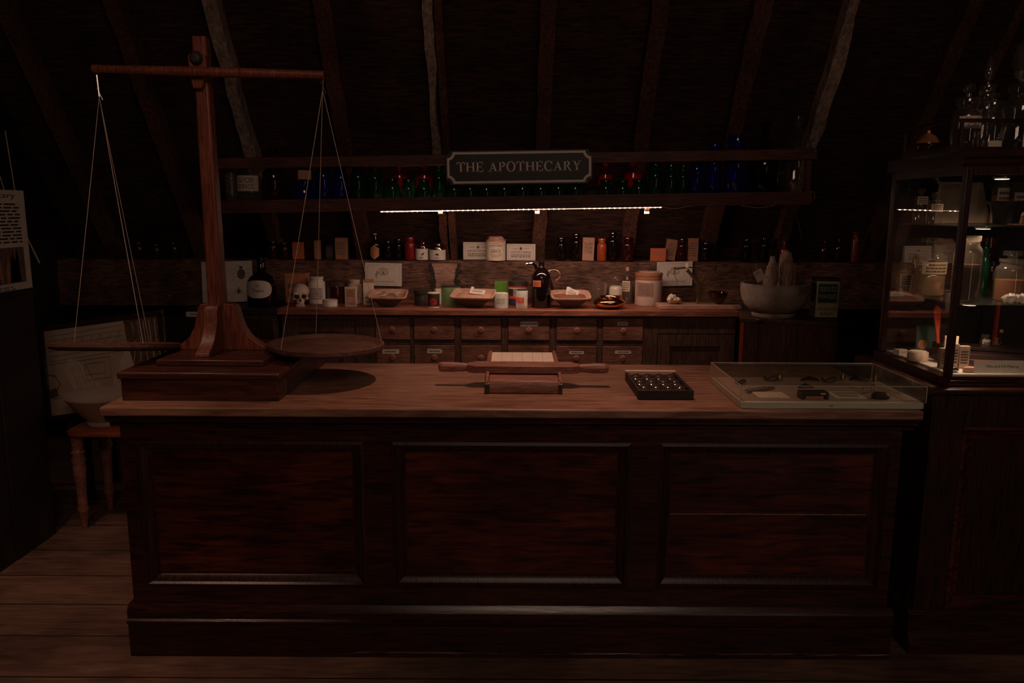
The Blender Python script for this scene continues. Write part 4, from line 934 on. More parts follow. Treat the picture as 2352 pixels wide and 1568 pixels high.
H = at(1139, 551, YL).z-ZL; bm = new(); lathe(bm, [(rr*1.03, H-.012), (rr*1.04, H+.002), (rr*.85, H+.004), (rr*.75, H+.022), (rr*.6, H+.028), (0, H+.026)], 26)
rnd = random.Random(3)
for v in bm.verts: v.co += Vector((rnd.uniform(-.003, .003), rnd.uniform(-.003, .003), rnd.uniform(-.003, .003)))
obj('paper_cap', bm, CORK, t, smooth=30)
vessel('medicine_bottle', 'squat black medicine bottle beside the central rafter foot', 'bottle', 1277, 1299, 545, YL+.01, ZL, 'wide', BLACKG)
vessel('medicine_bottle', 'taller black medicine bottle left of the cream printed carton', 'bottle', 1312, 1333, 536, YL+.01, ZL, 'wide', BLACKG)
carton('medicine_carton', 'cream and brown carton of powders between black bottle and orange jar', 'carton', 1336, 1364, 545, YL, ZL, CORK, .04, text='POWDERS', nlines=0, tmat=INKB, rot=math.radians(3), tilt=math.radians(1.5))
vessel('orange_jar', 'amber orange jar between cream carton and tall black bottle', 'jar', 1370, 1392, 547, YL, ZL, 'wide', ORANGEG)
vessel('medicine_bottle', 'tall black bottle right of the amber orange jar', 'bottle', 1396, 1416, 533, YL, ZL, 'wide', BLACKG)
vessel('medicine_bottle', 'dark red-brown bottle at the left of the rafter foot', 'bottle', 1427, 1454, 544, YL, ZL, 'wide', BROWNG)
carton('soap_box', 'bright orange box lying low right of the rafter foot', 'box', 1493, 1528, 570, YL-.02, ZL, ORANGEP, .04, rot=math.radians(-6), nlines=3, tmat=BROWNP)
carton('medicine_carton', 'brown printed carton leaning over behind the bright orange box', 'carton', 1522, 1552, 548, YL+.03, ZL, BROWNP, .04, tilt=math.radians(7), nlines=6, tmat=INKB)
vessel('medicine_bottle', 'dark red bottle between two brown printed cartons', 'bottle', 1554, 1576, 547, YL, ZL, 'wide', BROWNG)
carton('medicine_carton', 'brown printed carton standing upright, rightmost carton on the ledge', 'carton', 1578, 1602, 547, YL, ZL, BROWNP, .04, nlines=6, tmat=INKB)
for l, r_, yt, lab, m, st in ((1608, 1632, 556, 'nearly black jar right of the rightmost brown carton', BLACKG, 'wide'), (1702, 1724, 548, 'black bottle with bright glints left of the herb bundles', BLACKG, 'wide'), (1742, 1764, 545, 'black bottle directly behind the slim bark bundle', BLACKG, 'wide'),
        (1788, 1808, 552, 'small dark red bottle behind the tallest herb bundle', REDG, 'bottle'), (1880, 1901, 548, 'dull red glass bottle far right on the ledge', BROWNG, 'bottle'), (1914, 1932, 542, 'dim bottle between two red ones at the far right of the ledge', BROWNG, 'bottle'), (1951, 1970, 533, 'dark red jar with a pale lid, last on the ledge at the right', REDG, 'jar')):
    vessel('medicine_bottle', lab, 'bottle', l, r_, yt, YL, ZL, st, m)
for i, (l, yt) in enumerate(((312, 556), (352, 560), (392, 556), (618, 552), (644, 556))):
    vessel('medicine_bottle', 'unlit brown bottle far left on the dark end of the ledge', 'bottle', l, l+20, yt, YL, ZL, 'wide', BROWNG, group='unlit bottles at the left end of the ledge')
# ================================================================ upper shelf with its rail, sign, lamp and bottles
YS = 4.98
A = at(522, 490, YS); B = at(1868, 469, YS)
tilt = math.atan2(B.z-A.z, B.x-A.x); mid = (A+B)/2; SL = (B-A).length
def sz(x): return mid.z+(x-mid.x)*math.tan(tilt)+.022          # top of the shelf board
sh = thing('wall_shelf', 'long dark wooden shelf with front rail hung across the rafters', 'shelf', mid, (0, -tilt, 0))
h2 = SL/2
bm = new(); bb(bm, -h2-.12, h2-.01, .044, .46, 0, .022); obj('shelf_board', bm, W_shelf, sh, bev=.002)
bm = new(); fh = at(1200, 448, YS).z-at(1200, 478, YS).z
prism(bm, [(-h2-.12, 0), (h2-.03, 0), (h2-.012, .008), (h2, .03), (h2+.004, fh), (-h2-.12, fh)], 0, .022, 'y'); obj('front_board', bm, W_shelf, sh, bev=.002)
r0 = at(1500, 372, YS).z-mid.z-(at(1500, 372, YS).x-mid.x)*math.tan(tilt); r1 = at(1500, 347, YS).z-mid.z-(at(1500, 347, YS).x-mid.x)*math.tan(tilt)
bm = new(); bb(bm, -h2-.12, h2+.012, 0, .018, r0, r1); obj('rail', bm, W_shelf, sh, bev=.003)
for x in (h2-.05,):
    bm = new(); bb(bm, x, x+.035, .0185, .045, fh-.02, r1); obj('post', bm, W_shelf, sh, bev=.002)
bm = new(); bb(bm, h2-.012, h2+.012, .0, .46, .03, .075); obj('end_board', bm, W_shelf, sh, bev=.002)
bm = new(); lathe(bm, [(0, 0), (.005, 0), (.004, .002), (0, .0025)], 12, M=Matrix.Translation((h2-.004, -.0003, r1-.018)) @ Matrix.Rotation(PI/2, 4, 'X')); obj('screw', bm, STEEL, sh)
# stepped riser at the back that lifts the red bottles
bm = new(); bb(bm, -h2+.5, h2-.6, .26, .36, .0225, .115); obj('back_step', bm, W_black, sh)
for px in (1011, 1234, 1486):
    q = at(px, 486, YS+.03)-mid; bm = new(); bb(bm, q.x-.014, q.x+.014, .03, .058, q.z-.014-q.x*math.tan(tilt), -.001)
    obj('support_block', bm, W_bowl, sh, bev=.001)
led = thing('led_tape', 'strip of warm white LED lights glowing along the underside of the shelf', 'light strip', mid, (0, -tilt, 0))
xa, xb = at(872, 480, YS).x-mid.x, at(1522, 474, YS).x-mid.x
bm = new(); bb(bm, xa, xb, .026, .038, -.0065, -.0025); obj('tape', bm, LEDS, led)
n = 56
chip = None
for i in range(n):
    x = xa+.01+(xb-xa-.02)*i/(n-1); u = (x-xa)/(xb-xa)
    if .385 < u < .44 or .665 < u < .71: continue
    if chip is None:
        chip = obj('led_chip', box(-.0022, .0022, .0244, .028, -.0075, -.0022), LED, led, (x, -.0003, 0))
    else:
        c = chip.copy(); COL.objects.link(c); c.parent = led; c.location = (x, -.0003, 0)
_c = led.matrix_basis @ Vector(((xa+xb)/2, .032, -.013))
_l = area('led_tape_light', _c, _c+Vector((0, .42, -1)), 9.5, (1.0, .64, .49), xb-xa, .02)
# loose power cable
def cable(label, pts, r=.0016):
    bm = new(); P = [at(a, b, y) for a, b, y in pts]; Q = []
    for i in range(len(P)-1):
        p0, p1, p2, p3 = P[max(i-1, 0)], P[i], P[i+1], P[min(i+2, len(P)-1)]
        for k in range(6):
            t = k/6; Q.append(.5*((2*p1)+(p2-p0)*t+(2*p0-5*p1+4*p2-p3)*t*t+(3*p1-p0-3*p2+p3)*t**3))
    Q.append(P[-1]); tube(bm, Q, r, 6); return tag(obj('cable', bm, STEEL if 0 else STRING, None), label, 'cable')
cable('thin pale cable looping under the right half of the shelf from the light strip', [(1520, 475, 4.975), (1550, 479, 4.975), (1580, 474, 4.975), (1610, 471, 4.99), (1690, 471, 4.99), (1715, 474, 4.975), (1745, 477, 4.975), (1780, 471, 4.975)])
cable('thin pale cable hanging down behind the mortar at the right end of the shelf', [(1822, 478, 5.3), (1832, 505, 5.4), (1838, 530, 5.5), (1842, 548, 5.6)])
# ---- sign
YG = 4.955
c00, c10, c11, c01 = at(1027, 422, YG), at(1358, 419, YG), at(1358, 343.5, YG), at(1027, 350, YG)
scx = (c00+c10+c11+c01)/4; sw = (c10.x-c00.x); shh = (c11.z+c01.z-c00.z-c10.z)/2
sg = thing('name_sign', 'black painted sign with cream border reading THE APOTHECARY on the shelf front', 'sign', scx, (0, -math.atan2(c11.z-c01.z+c10.z-c00.z, 2*sw), 0))
nr = .036
def notched(w, h, n, ins=0):
    O = []
    for (sx, sz_) in ((-1, -1), (1, -1), (1, 1), (-1, 1)):
        for q in range(8):
            a = PI/2*q/7
            if (sx, sz_) in ((1, -1), (-1, 1)): a = PI/2-a
            x = sx*w/2-sx*(n)*math.sin(a); z = sz_*h/2-sz_*(n)*math.cos(a)
            O.append((max(-w/2+ins, min(w/2-ins, x)), max(-h/2+ins, min(h/2-ins, z))))
    return O
bm = new(); prism(bm, notched(sw+.012, shh+.012, nr*.7), 0, .012, 'y'); obj('board', bm, SIGNB, sg, smooth=0)
def loopband(O, I, y):
    bm = new(); n = len(O); a = [bm.verts.new((x, y, z)) for x, z in O]; b = [bm.verts.new((x, y, z)) for x, z in I]
    a2 = [bm.verts.new((x, 0, z)) for x, z in O]
    for i in range(n): bm.faces.new((a[i], a[(i+1) % n], b[(i+1) % n], b[i])); bm.faces.new((a[i], a2[i], a2[(i+1) % n], a[(i+1) % n]))
    return bm
obj('border', loopband(notched(sw-.004, shh-.004, nr), notched(sw-.004, shh-.004, nr+.016, .014), -.0012), SIGNW, sg, smooth=0)
# serif capitals built from strokes; each glyph on a unit-high grid
def glyphs():
    TK, TN, SR = .17, .07, .06
    def q(*p): return list(p)
    def serif(x0, x1, z, up=True): return q((x0, z), (x1, z), (x1-.05, z+(SR if up else -SR)), (x0+.05, z+(SR if up else -SR)))
    def ring(cx, cz, ro, rz, rio, riz, a0, a1, n=20):
        out = []
        for i in range(n):
            u0 = math.radians(a0+(a1-a0)*i/n); u1 = math.radians(a0+(a1-a0)*(i+1)/n)
            out.append(q((cx+ro*math.cos(u0), cz+rz*math.sin(u0)), (cx+ro*math.cos(u1), cz+rz*math.sin(u1)), (cx+rio*math.cos(u1), cz+riz*math.sin(u1)), (cx+rio*math.cos(u0), cz+riz*math.sin(u0))))
        return out
    stem = lambda x: [q((x, 0), (x+TK, 0), (x+TK, 1), (x, 1)), serif(x-.09, x+TK+.09, 0), serif(x-.09, x+TK+.09, 1, False)]
    G = {}
    G['T'] = (.86, [q((.345, 0), (.515, 0), (.515, 1), (.345, 1)), q((.02, 1), (.84, 1), (.82, .92), (.04, .92)), q((.02, 1), (.09, .92), (.06, .72), (.0, .72)), q((.84, 1), (.86, .72), (.80, .72), (.77, .92)), serif(.25, .61, 0)])
    G['H'] = (.98, stem(.10)+stem(.71)+[q((.27, .47), (.71, .47), (.71, .54), (.27, .54))])
    G['E'] = (.80, stem(.10)+[q((.2, 1), (.72, 1), (.72, .93), (.2, .93)), q((.72, 1), (.74, .74), (.69, .74), (.64, .93)), q((.2, 0), (.75, 0), (.75, .07), (.2, .07)), q((.75, 0), (.79, .28), (.74, .28), (.66, .07)), q((.27, .47), (.57, .47), (.57, .54), (.27, .54)), q((.54, .38), (.58, .38), (.58, .63), (.54, .63))])
    G['A'] = (.98, [q((.12, 0), (.19, 0), (.50, .86), (.47, 1)), q((.46, 1), (.52, 1), (.90, 0), (.71, 0), (.41, .84)), q((.24, .30), (.66, .30), (.64, .37), (.26, .37)), serif(.0, .32, 0), serif(.62, 1.0, 0)])
    G['P'] = (.74, stem(.10)+ring(.34, .73, .36, .27, .19, .20, -90, 90)+[q((.2, 1), (.34, 1), (.34, .93), (.2, .93)), q((.2, .46), (.34, .46), (.34, .53), (.2, .53))])
    G['R'] = (.88, stem(.10)+ring(.34, .74, .34, .26, .17, .19, -90, 90)+[q((.2, 1), (.34, 1), (.34, .93), (.2, .93)), q((.2, .48), (.36, .48), (.36, .55), (.2, .55)), q((.34, .50), (.50, .52), (.80, .06), (.94, .0), (.72, -.02))])
    G['O'] = (.98, ring(.49, .5, .47, .52, .29, .45, 0, 360, 36))
    G['C'] = (.88, ring(.50, .5, .48, .52, .30, .45, 42, 318, 30)+[q((.84, .98), (.88, .98), (.88, .66), (.83, .66), (.76, .80)), q((.84, .20), (.90, .25), (.80, .06), (.70, .06))])
    G['Y'] = (.92, [q((.38, 0), (.55, 0), (.55, .48), (.38, .48)), q((.08, 1), (.27, 1), (.55, .48), (.38, .42)), q((.72, 1), (.80, 1), (.53, .42), (.48, .50)), serif(.29, .64, 0), serif(-.02, .36, 1, False), serif(.60, .93, 1, False)])
    return G
def serif_text(parent, s, w, h, mat, loc, y=-.0012):
    G = glyphs(); adv = []; x = 0
    for ch in s:
        adv.append(x); x += (.42 if ch == ' ' else G[ch][0]+.07)
    k = w/(x-.07)
    for ch, a in zip(s, adv):
        if ch == ' ': continue
        bm = new()
        for p in G[ch][1]: prism(bm, [((a+u)*k-w/2, v*h-h/2) for u, v in p], y, .0, 'y')
        obj('letter', bm, mat, parent, loc, smooth=0)
l0, l1 = at(1049, 381, YG), at(1335, 381, YG)
serif_text(sg, 'THE APOTHECARY', l1.x-l0.x, at(1200, 371, YG).z-at(1200, 394, YG).z, SIGNW, ((l0.x+l1.x)/2-scx.x, 0, at(1192, 382, YG).z-scx.z))
# ---- bottles on the shelf: (label, l, r, top, dy, style, mat, kwargs)
def sb(label, l, r_, yt, dy, style, mat, rise=0, **k):
    x = at((l+r_)/2, 440, YS+dy).x
    return vessel('shelf_bottle', label, 'bottle', l, r_, yt, YS+dy, sz(x)+.0015+rise, style, mat, **k)
sb('pale clear bottle with faint label half hidden behind the balance post', 528, 555, 372, .12, 'wide', G_frost, lab=G_frost, laby=(.3, .8), nlines=4)
t = sb('clear glass bottle with cream label reading Glycer. Boracic', 556, 612, 362, .14, 'wide', G_frost, caph=.055, stopper='flat', lab=CREAM, laby=(.42, .78), laba=1.0, text='GLYCER:|BORACIC', tw=1.35)
sb('big dark amber bottle with glinting stopper right of the Glycer. Boracic one', 614, 662, 333, .15, 'wide', G_amber, caph=.09, stopper='round')
t = sb('cobalt blue bottle carrying a small square cork-coloured label', 681, 731, 372, .10, 'wide', G_blue, caph=.12, stopper='round')
rr = (at(731, 440, YS+.1).x-at(681, 440, YS+.1).x)/2
arclabel(t, rr+.001, .62, at(720, 412, YS+.04).z-t.location.z, at(720, 391, YS+.04).z-t.location.z, CORK, .36)
sb('cobalt blue ribbed bottle second from the left among the blue ones', 733, 768, 368, .10, 'wide', G_blue)
sb('smaller cobalt blue bottle next to the left run of green bottles', 772, 806, 374, .10, 'wide', G_blue)
for i, (l, r_, yt) in enumerate(((810, 846, 372), (848, 884, 376), (888, 922, 409), (925, 957, 411), (960, 992, 412), (996, 1024, 378), (1028, 1060, 414), (1064, 1096, 413), (1100, 1134, 414), (1140, 1174, 413), (1180, 1216, 412), (1222, 1256, 413), (1262, 1296, 411), (1300, 1334, 412), (1370, 1402, 412), (1408, 1440, 413), (1444, 1476, 412))):
    where = ('ribbed dark green bottle directly right of the left blue bottles', 'dark green bottle second right of the left blue bottles', 'short green bottle in front of the left red jar', 'short green bottle between the two left red jars', 'short green bottle in front of the second red jar', 'dark green bottle just left of the name sign',
             None, None, None, None, None, None, None, None, 'short green bottle right beside the name sign', 'short green ribbed bottle in front of the gap between right red jars', 'short green ribbed bottle below the bright red jar right of the sign')[i]
    sb(where or 'low green bottle whose foot shows under the name sign', l, r_, yt, .07, 'wide', G_green, group=None if where else 'green bottles behind the name sign')
for lab, l, r_, yt in (('bright red jar left of the other, on the back step left of the sign', 901, 942, 360), ('bright red jar nearest the left edge of the name sign', 957, 998, 361), ('dim red jar nearest the right edge of the name sign', 1368, 1401, 362), ('bright red jar glowing right of the name sign', 1426, 1468, 357)):
    sb(lab, l, r_, yt, .31, 'can', G_red, rise=.095, content=REDG2, ch=.9, caph=.11, stopper='round')
for lab, l, r_, yt in (('yellow-green tinted bottle right of the right bright red jar', 1480, 1514, 372), ('dark green bottle second from the right blue group', 1518, 1546, 376), ('dark green bottle touching the right blue bottles', 1548, 1571, 378)):
    sb(lab, l, r_, yt, .09, 'wide', G_green)
for lab, l, r_, yt, st in (('cobalt blue bottle, leftmost of the right-hand blue group', 1573, 1606, 350, 'wide'), ('cobalt blue bottle in the middle of the right-hand blue group', 1610, 1646, 330, 'wide'), ('tall cobalt blue bottle with straight open neck beside the brown carboy', 1652, 1704, 311, 'wide')):
    sb(lab, l, r_, yt, .11, st, G_blue)
sb('huge dark brown carboy with slim stoppered neck on the shelf', 1708, 1773, 278, .14, 'demijohn', G_dark, caph=.055, stopper='round', content=BROWNG, ch=.4)
sb('huge clear glass carboy with open neck, last bottle at the right end of the shelf', 1776, 1847, 268, .14, 'demijohn', G_clear)
# ================================================================ things on the shop counter
# pill machine
Ym = 2.86
px0, px1 = at(1115, 890, 2.81), at(1291, 890, 2.81); w_ = px1.x-px0.x; cx = (px0.x+px1.x)/2
pm = thing('pill_machine', 'wooden pill rolling machine with two-handled grooved roller board on the shop counter', 'pill machine', (cx, 2.80, CT+.001))
bm = new(); h_ = .052; prism(bm, [(0, 0), (.50, 0), (.50, .055), (.12, .050), (.03, h_), (.008, h_*.86), (0, h_*.6)], -w_/2+.013, w_/2-.013, 'x'); obj('bed', bm, W_mach, pm, bev=.003, smooth=50)
for s in (-1, 1):
    bm = new(); a = s*w_/2; prism(bm, [(-.003, 0), (.50, 0), (.50, .072), (.10, .064), (.03, .052), (-.003, .045)], min(a, a-s*.012), max(a, a-s*.012), 'x'); obj('side_rail', bm, W_black if 0 else W_mach, pm, bev=.002)
    bm = new(); prism(bm, [(-.006, .001), (.004, .001), (.004, .044), (-.006, .036)], min(a, a-s*.013)-.0005, max(a, a-s*.013)+.0005, 'x'); obj('end_cap', bm, IRON, pm)
bm = new(); n = 22
for i in range(n):
    x = -w_/2+.02+(w_-.04)*i/n; 
    bb(bm, x, x+(w_-.04)/n*.55, .118, .165, .048, .0555)
bb(bm, -w_/2+.014, w_/2-.014, .116, .167, .046, .051)
obj('cutting_grooves', bm, IRON, pm)
x0, x1 = at(1120, 820, 3.22).x-cx, at(1279, 820, 3.22).x-cx
zt_ = at(1200, 812, 3.29).z-CT; 
bm = new(); M = None; prism(bm, [(.225, .0555), (.495, .0555), (.495, zt_+.004), (.225, zt_-.004)], x0, x1, 'x'); obj('board_end', bm, W_mach, pm, bev=.002)
wt_ = (x1-x0)*.88
for i in range(6):
    bm = new(); a = x0+(x1-x0)*.06+wt_*i/6; bb(bm, a+.0005, a+wt_/6-.0005, -.125, .125, 0, .002, M=Matrix.Translation((0, .36, zt_+.0003)) @ Matrix.Rotation(math.atan2(.008, .27), 4, 'X')); obj('tile', bm, CREAM, pm)
# roller board: flat bar with turned handles
ra, rb_ = at(1008, 845, 2.95), at(1396, 843, 2.95); rl = (rb_.x-ra.x)/2; rc = (ra.x+rb_.x)/2-cx; zc = (at(1200, 845, 2.93).z)-CT
rbm = Matrix.Translation((rc, .135, zc)) @ Matrix.Rotation(math.radians(-1.2), 4, 'Z')
bm = new(); wb = w_/2+.04
out = [(-wb, -.040), (wb, -.040), (wb+.02, -.030), (wb+.035, -.021), (wb+.035, .021), (wb+.02, .030), (wb, .055), (-wb, .055), (-wb-.02, .030), (-wb-.035, .021), (-wb-.035, -.021), (-wb-.02, -.030)]
prism(bm, out, -.016, .014, 'z', rbm); obj('roller_board', bm, W_mach, pm, bev=.004, seg=3)
for s in (-1, 1):
    bm = new(); xs_ = [wb+.030, wb+.05, wb+.09, wb+.13, rl-.015, rl-.003, rl]; 
    tube(bm, [rbm @ Vector((s*x, 0, 0)) for x in xs_], [.014, .017, .0195, .0195, .0195, .017, .010], 14)
    for v in bm.verts: pass
    obj('handle', bm, W_mach, pm, smooth=60)
# pill rounding tray
p_fl, p_fr = atz(1463, 918, CT), atz(1590, 918, CT); pw = p_fr.x-p_fl.x; cx = (p_fl.x+p_fr.x)/2+.004; pd = .33
tr = thing('pill_tray', 'dark wooden tray of shiny round hollows with a pale back strip on the shop counter', 'tray', (cx, p_fl.y, CT+.001))
bm = new(); bb(bm, -pw/2, pw/2, 0, .012, 0, .034); bb(bm, -pw/2, -pw/2+.010, .012, pd, 0, .034); bb(bm, pw/2-.010, pw/2, .012, pd, 0, .034); bb(bm, -pw/2+.010, pw/2-.010, .012, pd, 0, .022)
obj('tray_body', bm, W_black, tr, bev=.0015)
bm = new(); bb(bm, -pw/2, pw/2, pd-.014, pd+.004, .0342, .039); obj('back_strip', bm, CREAM, tr)
base = None
for r in range(6):
    for c in range(4):
        xx = -pw/2+.010+(pw-.02)*(c+.5)/4+(.004 if r % 2 else -.004); yy = .012+(pd-.035)*(r+.5)/6
        if base is None:
            bm = new(); rr = (pw-.02)/8*.93; lathe(bm, [(rr, 0), (rr*.93, .006), (rr*.7, .010), (rr*.4, .0125), (0, .0135)], 20); base = obj('hollow', bm, DOME, tr, (xx, yy, .0222))
        else:
            o = base.copy(); COL.objects.link(o); o.parent = tr; o.location = (xx, yy, .0222)
# acrylic case
cxl, cxr = .792, 1.400; cy0, cy1 = 2.595, 3.005; ZT = at(1900, 887, cy0).z-CT
p0 = at(1700, 930, cy0); p1 = at(2126, 930, cy0); cxl, cxr = p0.x, p1.x
ac = thing('display_case', 'low clear acrylic case over a white base at the right end of the shop counter', 'display case', ((cxl+cxr)/2, cy0, CT+.001)); hw = (cxr-cxl)/2; dp = cy1-cy0
bm = new(); bb(bm, -hw+.004, hw-.004, .004, dp-.004, 0, .022); obj('white_base', bm, LINER, ac, bev=.0015)
obj('reflection_sheet', box(-hw+.012, hw-.012, .020, dp-.012, .0221, .0228), REFL, ac)  # added sheet: brown reflections over the white base put into its colour
th = .003
for nm, a in (('front_pane', (-hw, hw, 0, th, 0, ZT-th)), ('back_pane', (-hw, hw, dp-th, dp, 0, ZT-th)), ('side_pane', (-hw, -hw+th, th, dp-th, 0, ZT-th)), ('side_pane', (hw-th, hw, th, dp-th, 0, ZT-th)), ('top_pane', (-hw, hw, 0, dp, ZT-th+.0002, ZT))):
    obj(nm, box(*a), G_acr, ac, smooth=0)
bm = new()
for x in (-hw, hw):
    for y in (0, dp): bb(bm, x-.0012, x+.0012, y-.0012, y+.0012, .022, ZT)
    bb(bm, x-.0012, x+.0012, 0, dp, ZT-.0015, ZT+.0008)
for y in (0, dp): bb(bm, -hw, hw, y-.0012, y+.0012, ZT-.0015, ZT+.0008)
obj('polished_edge', bm, plain('acrylic_edge', (.55, .48, .40), .25, var=.02), ac)
txt(ac, '014', .010, .007, INK, (at(1910, 930, cy0).x-(cxl+cxr)/2, -.0006, .012))
BZ = CT+.0235
cxm = (cxl+cxr)/2
def oncase(name, label, cat, px, py, rz=0):
    p = atz(px, py, BZ); return thing(name, label, cat, (p.x, p.y, BZ), (0, 0, math.radians(rz)))
t = oncase('white_card', 'blank cream card lying in the front left of the acrylic case', 'card', 1778, 915); bm = new(); bb(bm, -.055, .055, 0, .085, 0, .004); obj('card', bm, CREAM, t)
t = oncase('printed_card', 'white card with rows of printing in the acrylic case right of the dark box', 'card', 1958, 915); bm = new(); bb(bm, -.058, .05, 0, .10, 0, .002); c = obj('card', bm, PAPER, t)
for i in range(4): bm = new(); bb(bm, -.04, .035+.004*i, .018+.02*i, .025+.02*i, .0021, .0027); obj('print', bm, INKB, c)
t = oncase('instrument_box', 'small black open-fronted box in the middle of the acrylic case', 'box', 1872, 918)
bm = new(); bb(bm, -.048, .048, 0, .045, .017, .026); bb(bm, -.048, -.038, 0, .045, 0, .017); bb(bm, .038, .048, 0, .045, 0, .017); bb(bm, -.038, .038, .035, .045, 0, .017); obj('box', bm, BLACKC, t, bev=.001)
bm = new(); bb(bm, -.030, .032, .006, .03, .0, .012); obj('lens_tray', bm, BROWNP, t)
bm = new(); bb(bm, .018, .036, -.0006, 0, .019, .024); obj('label', bm, CREAM, t)
for (a, b, c_, d_) in ((1712, 897, 1775, 888), (1716, 900, 1778, 891)):
    p0 = atz(a, b, BZ+.006); p1 = atz(c_, d_, BZ+.006); bm = new(); tube(bm, [p0, p1], .005, 10); tag(obj('steel_tube', bm, STEEL, None), 'bright steel tube at the left in the acrylic case, %s of the pair' % ('upper' if a == 1712 else 'lower'), 'instrument')
rnd = random.Random(21)
for i, (px, py, s) in enumerate(((1772, 868, .030), (1790, 866, .026), (1860, 870, .035), (1905, 866, .03), (1935, 862, .022), (1965, 862, .022), (1985, 868, .02), (2010, 862, .02), (1850, 892, .028), (1700, 862, .02))):
    p = atz(px, max(py, 873 if px > 1760 else 880)+(i % 4), BZ); bm = new(); k = i % 3
    if k == 0: tube(bm, [(s*math.cos(q*PI/8), s*.8*math.sin(q*PI/8), .008+.006*math.sin(q)) for q in range(15)], .004, 6)
    elif k == 1: lathe(bm, [(0, 0), (s*.5, 0), (s*.55, .01), (s*.35, .018), (s*.3, .03), (0, .03)], 16)
    else: tube(bm, [(-s, 0, .006), (0, .004, .012), (s, -.004, .006)], [.004, .008, .003], 8)
    lab = ('dark ring shaped instrument', 'small dark metal cup', 'dark curved instrument')[k]+(' behind the steel tubes', ' next to the back left corner', ' at the centre rear', ' right of centre at the rear', ' rear, left of the gilt pieces', ' rear among the gilt pieces', ' rear, right of the gilt pieces', ' at the far rear right', ' behind the black box', ' in the far left corner')[i]+' in the acrylic case'
    tag(obj(('ring_instrument', 'metal_cup', 'curved_instrument')[k], bm, (IRON, BRASS, BLACKG)[k], None, p), lab, 'instrument')
p = atz(1996, 903, BZ); t = thing('silver_spectacles', 'pair of small round spectacles in the right half of the acrylic case', 'spectacles', p, (0, 0, math.radians(25)))
for s in (-1, 1):
    bm = new(); tube(bm, [(s*.020+.015*math.cos(k*PI/8), 0, .016+.014*math.sin(k*PI/8)) for k in range(17)], .0016, 6); obj('rim', bm, STEEL, t)
    bm = new(); tube(bm, [(s*.034, 0, .018), (s*.036, .06, .014)], .0012, 5); obj('temple', bm, STEEL, t)
    bm = new(); lathe(bm, [(0, -.001), (.014, -.0004), (.014, .0004), (0, .001)], 16, M=Matrix.Translation((s*.020, 0, .016)) @ Matrix.Rotation(PI/2, 4, 'X')); obj('lens', bm, G_clear, t)
p = atz(2022, 915, BZ); t = thing('leather_pouch', 'small dark brown leather pouch in front of the spectacles', 'pouch', p); bm = new(); superl(bm, [(0, 0, 0), (.028, .018, 0), (.032, .022, .012), (.02, .015, .022), (0, 0, .025)], 2.5); obj('pouch', bm, LEATH, t)
p = atz(2068, 905, BZ); t = thing('glass_vial', 'upright clear glass vial near the right side of the acrylic case', 'vial', p); bm = new(); lathe(bm, [(0, 0), (.009, 0), (.010, .004), (.010, .034), (.006, .038), (.007, .044), (0, .044)], 16); obj('vial', bm, G_clear, t)
# ================================================================ glazed cabinet at the right
KX0 = at(2136, 1000, 2.68).x; KX1 = 2.75; KY = 2.68; KD = .62
kb = thing('base_cabinet', 'dark mahogany panelled base cabinet standing right of the shop counter', 'cabinet', (KX0, KY, 0))
W = KX1-KX0; zt = at(2250, 895, KY).z
pz1 = at(2250, 980, KY).z; pz0 = at(2250, 1400, KY).z; pxl = at(2192, 1180, KY).x-KX0
bm = new(); bb(bm, 0, pxl, 0, .03, .05, zt-.02); bb(bm, pxl, W, 0, .03, pz1, zt-.02); bb(bm, pxl, W, 0, .03, .05, pz0); bb(bm, 0, .03, .03, KD, .05, zt-.02); bb(bm, pxl, W, .024, .03, pz0, pz1); obj('carcass', bm, W_counterv, kb, bev=.002)
bm = new()
raised_panel(kb, pxl, W+.05, pz0, pz1, 0.0, W_counterv, W_panel)
bm = new(); prism(bm, [(KD, zt-.02), (0, zt-.02), (-.010, zt-.014), (-.022, zt-.010), (-.026, zt-.002), (-.024, zt+.004), (-.012, zt+.008), (KD, zt+.008)], -.012, W, 'x'); obj('top_moulding', bm, W_balanceh, kb, smooth=25)
bm = new(); prism(bm, [(KD, 0), (-.03, 0), (-.03, .05), (-.022, .07), (-.012, .085), (-.012, .15), (-.004, .163), (KD, .163)], -.02, W, 'x'); obj('plinth', bm, W_counter, kb, smooth=25)
# glazed upper part
zc = zt+.009
gx0 = at(2164, 880, 2.72).x; GY = 2.70; GD = .53
gtop = at(2215, 380, GY).z
vc = thing('glazed_showcase', 'glass-sided wooden showcase with lit shelves standing on the base cabinet', 'showcase', (gx0, GY, zc)); GW = KX1-gx0; H = gtop-zc
bm = new()
for i, (e, z) in enumerate(((-.014, 0), (-.006, .012), (.0, .022))):
    pass
prism(bm, [(GD, 0), (-.012, 0), (-.014, .008), (-.008, .012), (-.008, .020), (0, .024), (0, .034), (GD, .034)], -.014, GW, 'x'); obj('base_frame', bm, W_counter, vc, smooth=25)
for (x, y) in ((0, 0), (0, GD-.028)):
    bm = new(); bb(bm, x, x+.024, y, y+.024, .0345, H); obj('corner_post', bm, W_counterv, vc, bev=.003)
bm = new(); prism(bm, [(GD, H), (.0, H), (-.006, H+.01), (-.006, H+.022), (-.020, H+.030), (-.022, H+.045), (GD, H+.045)], -.02, GW, 'x'); obj('cornice', bm, W_counter, vc, smooth=25)
bm = new(); bb(bm, .024, GW, .0, .02, H-.03, H-.0005); bb(bm, 0.001, .02, .024, GD-.028, H-.03, H-.0005); obj('top_rail', bm, W_counterv, vc)
obj('side_pane', box(.010, .013, .0245, GD-.0285, .0345, H-.031), G_pane, vc, smooth=0)
obj('front_pane', box(.0245, GW, .009, .012, .0345, H-.031), G_pane, vc, smooth=0)
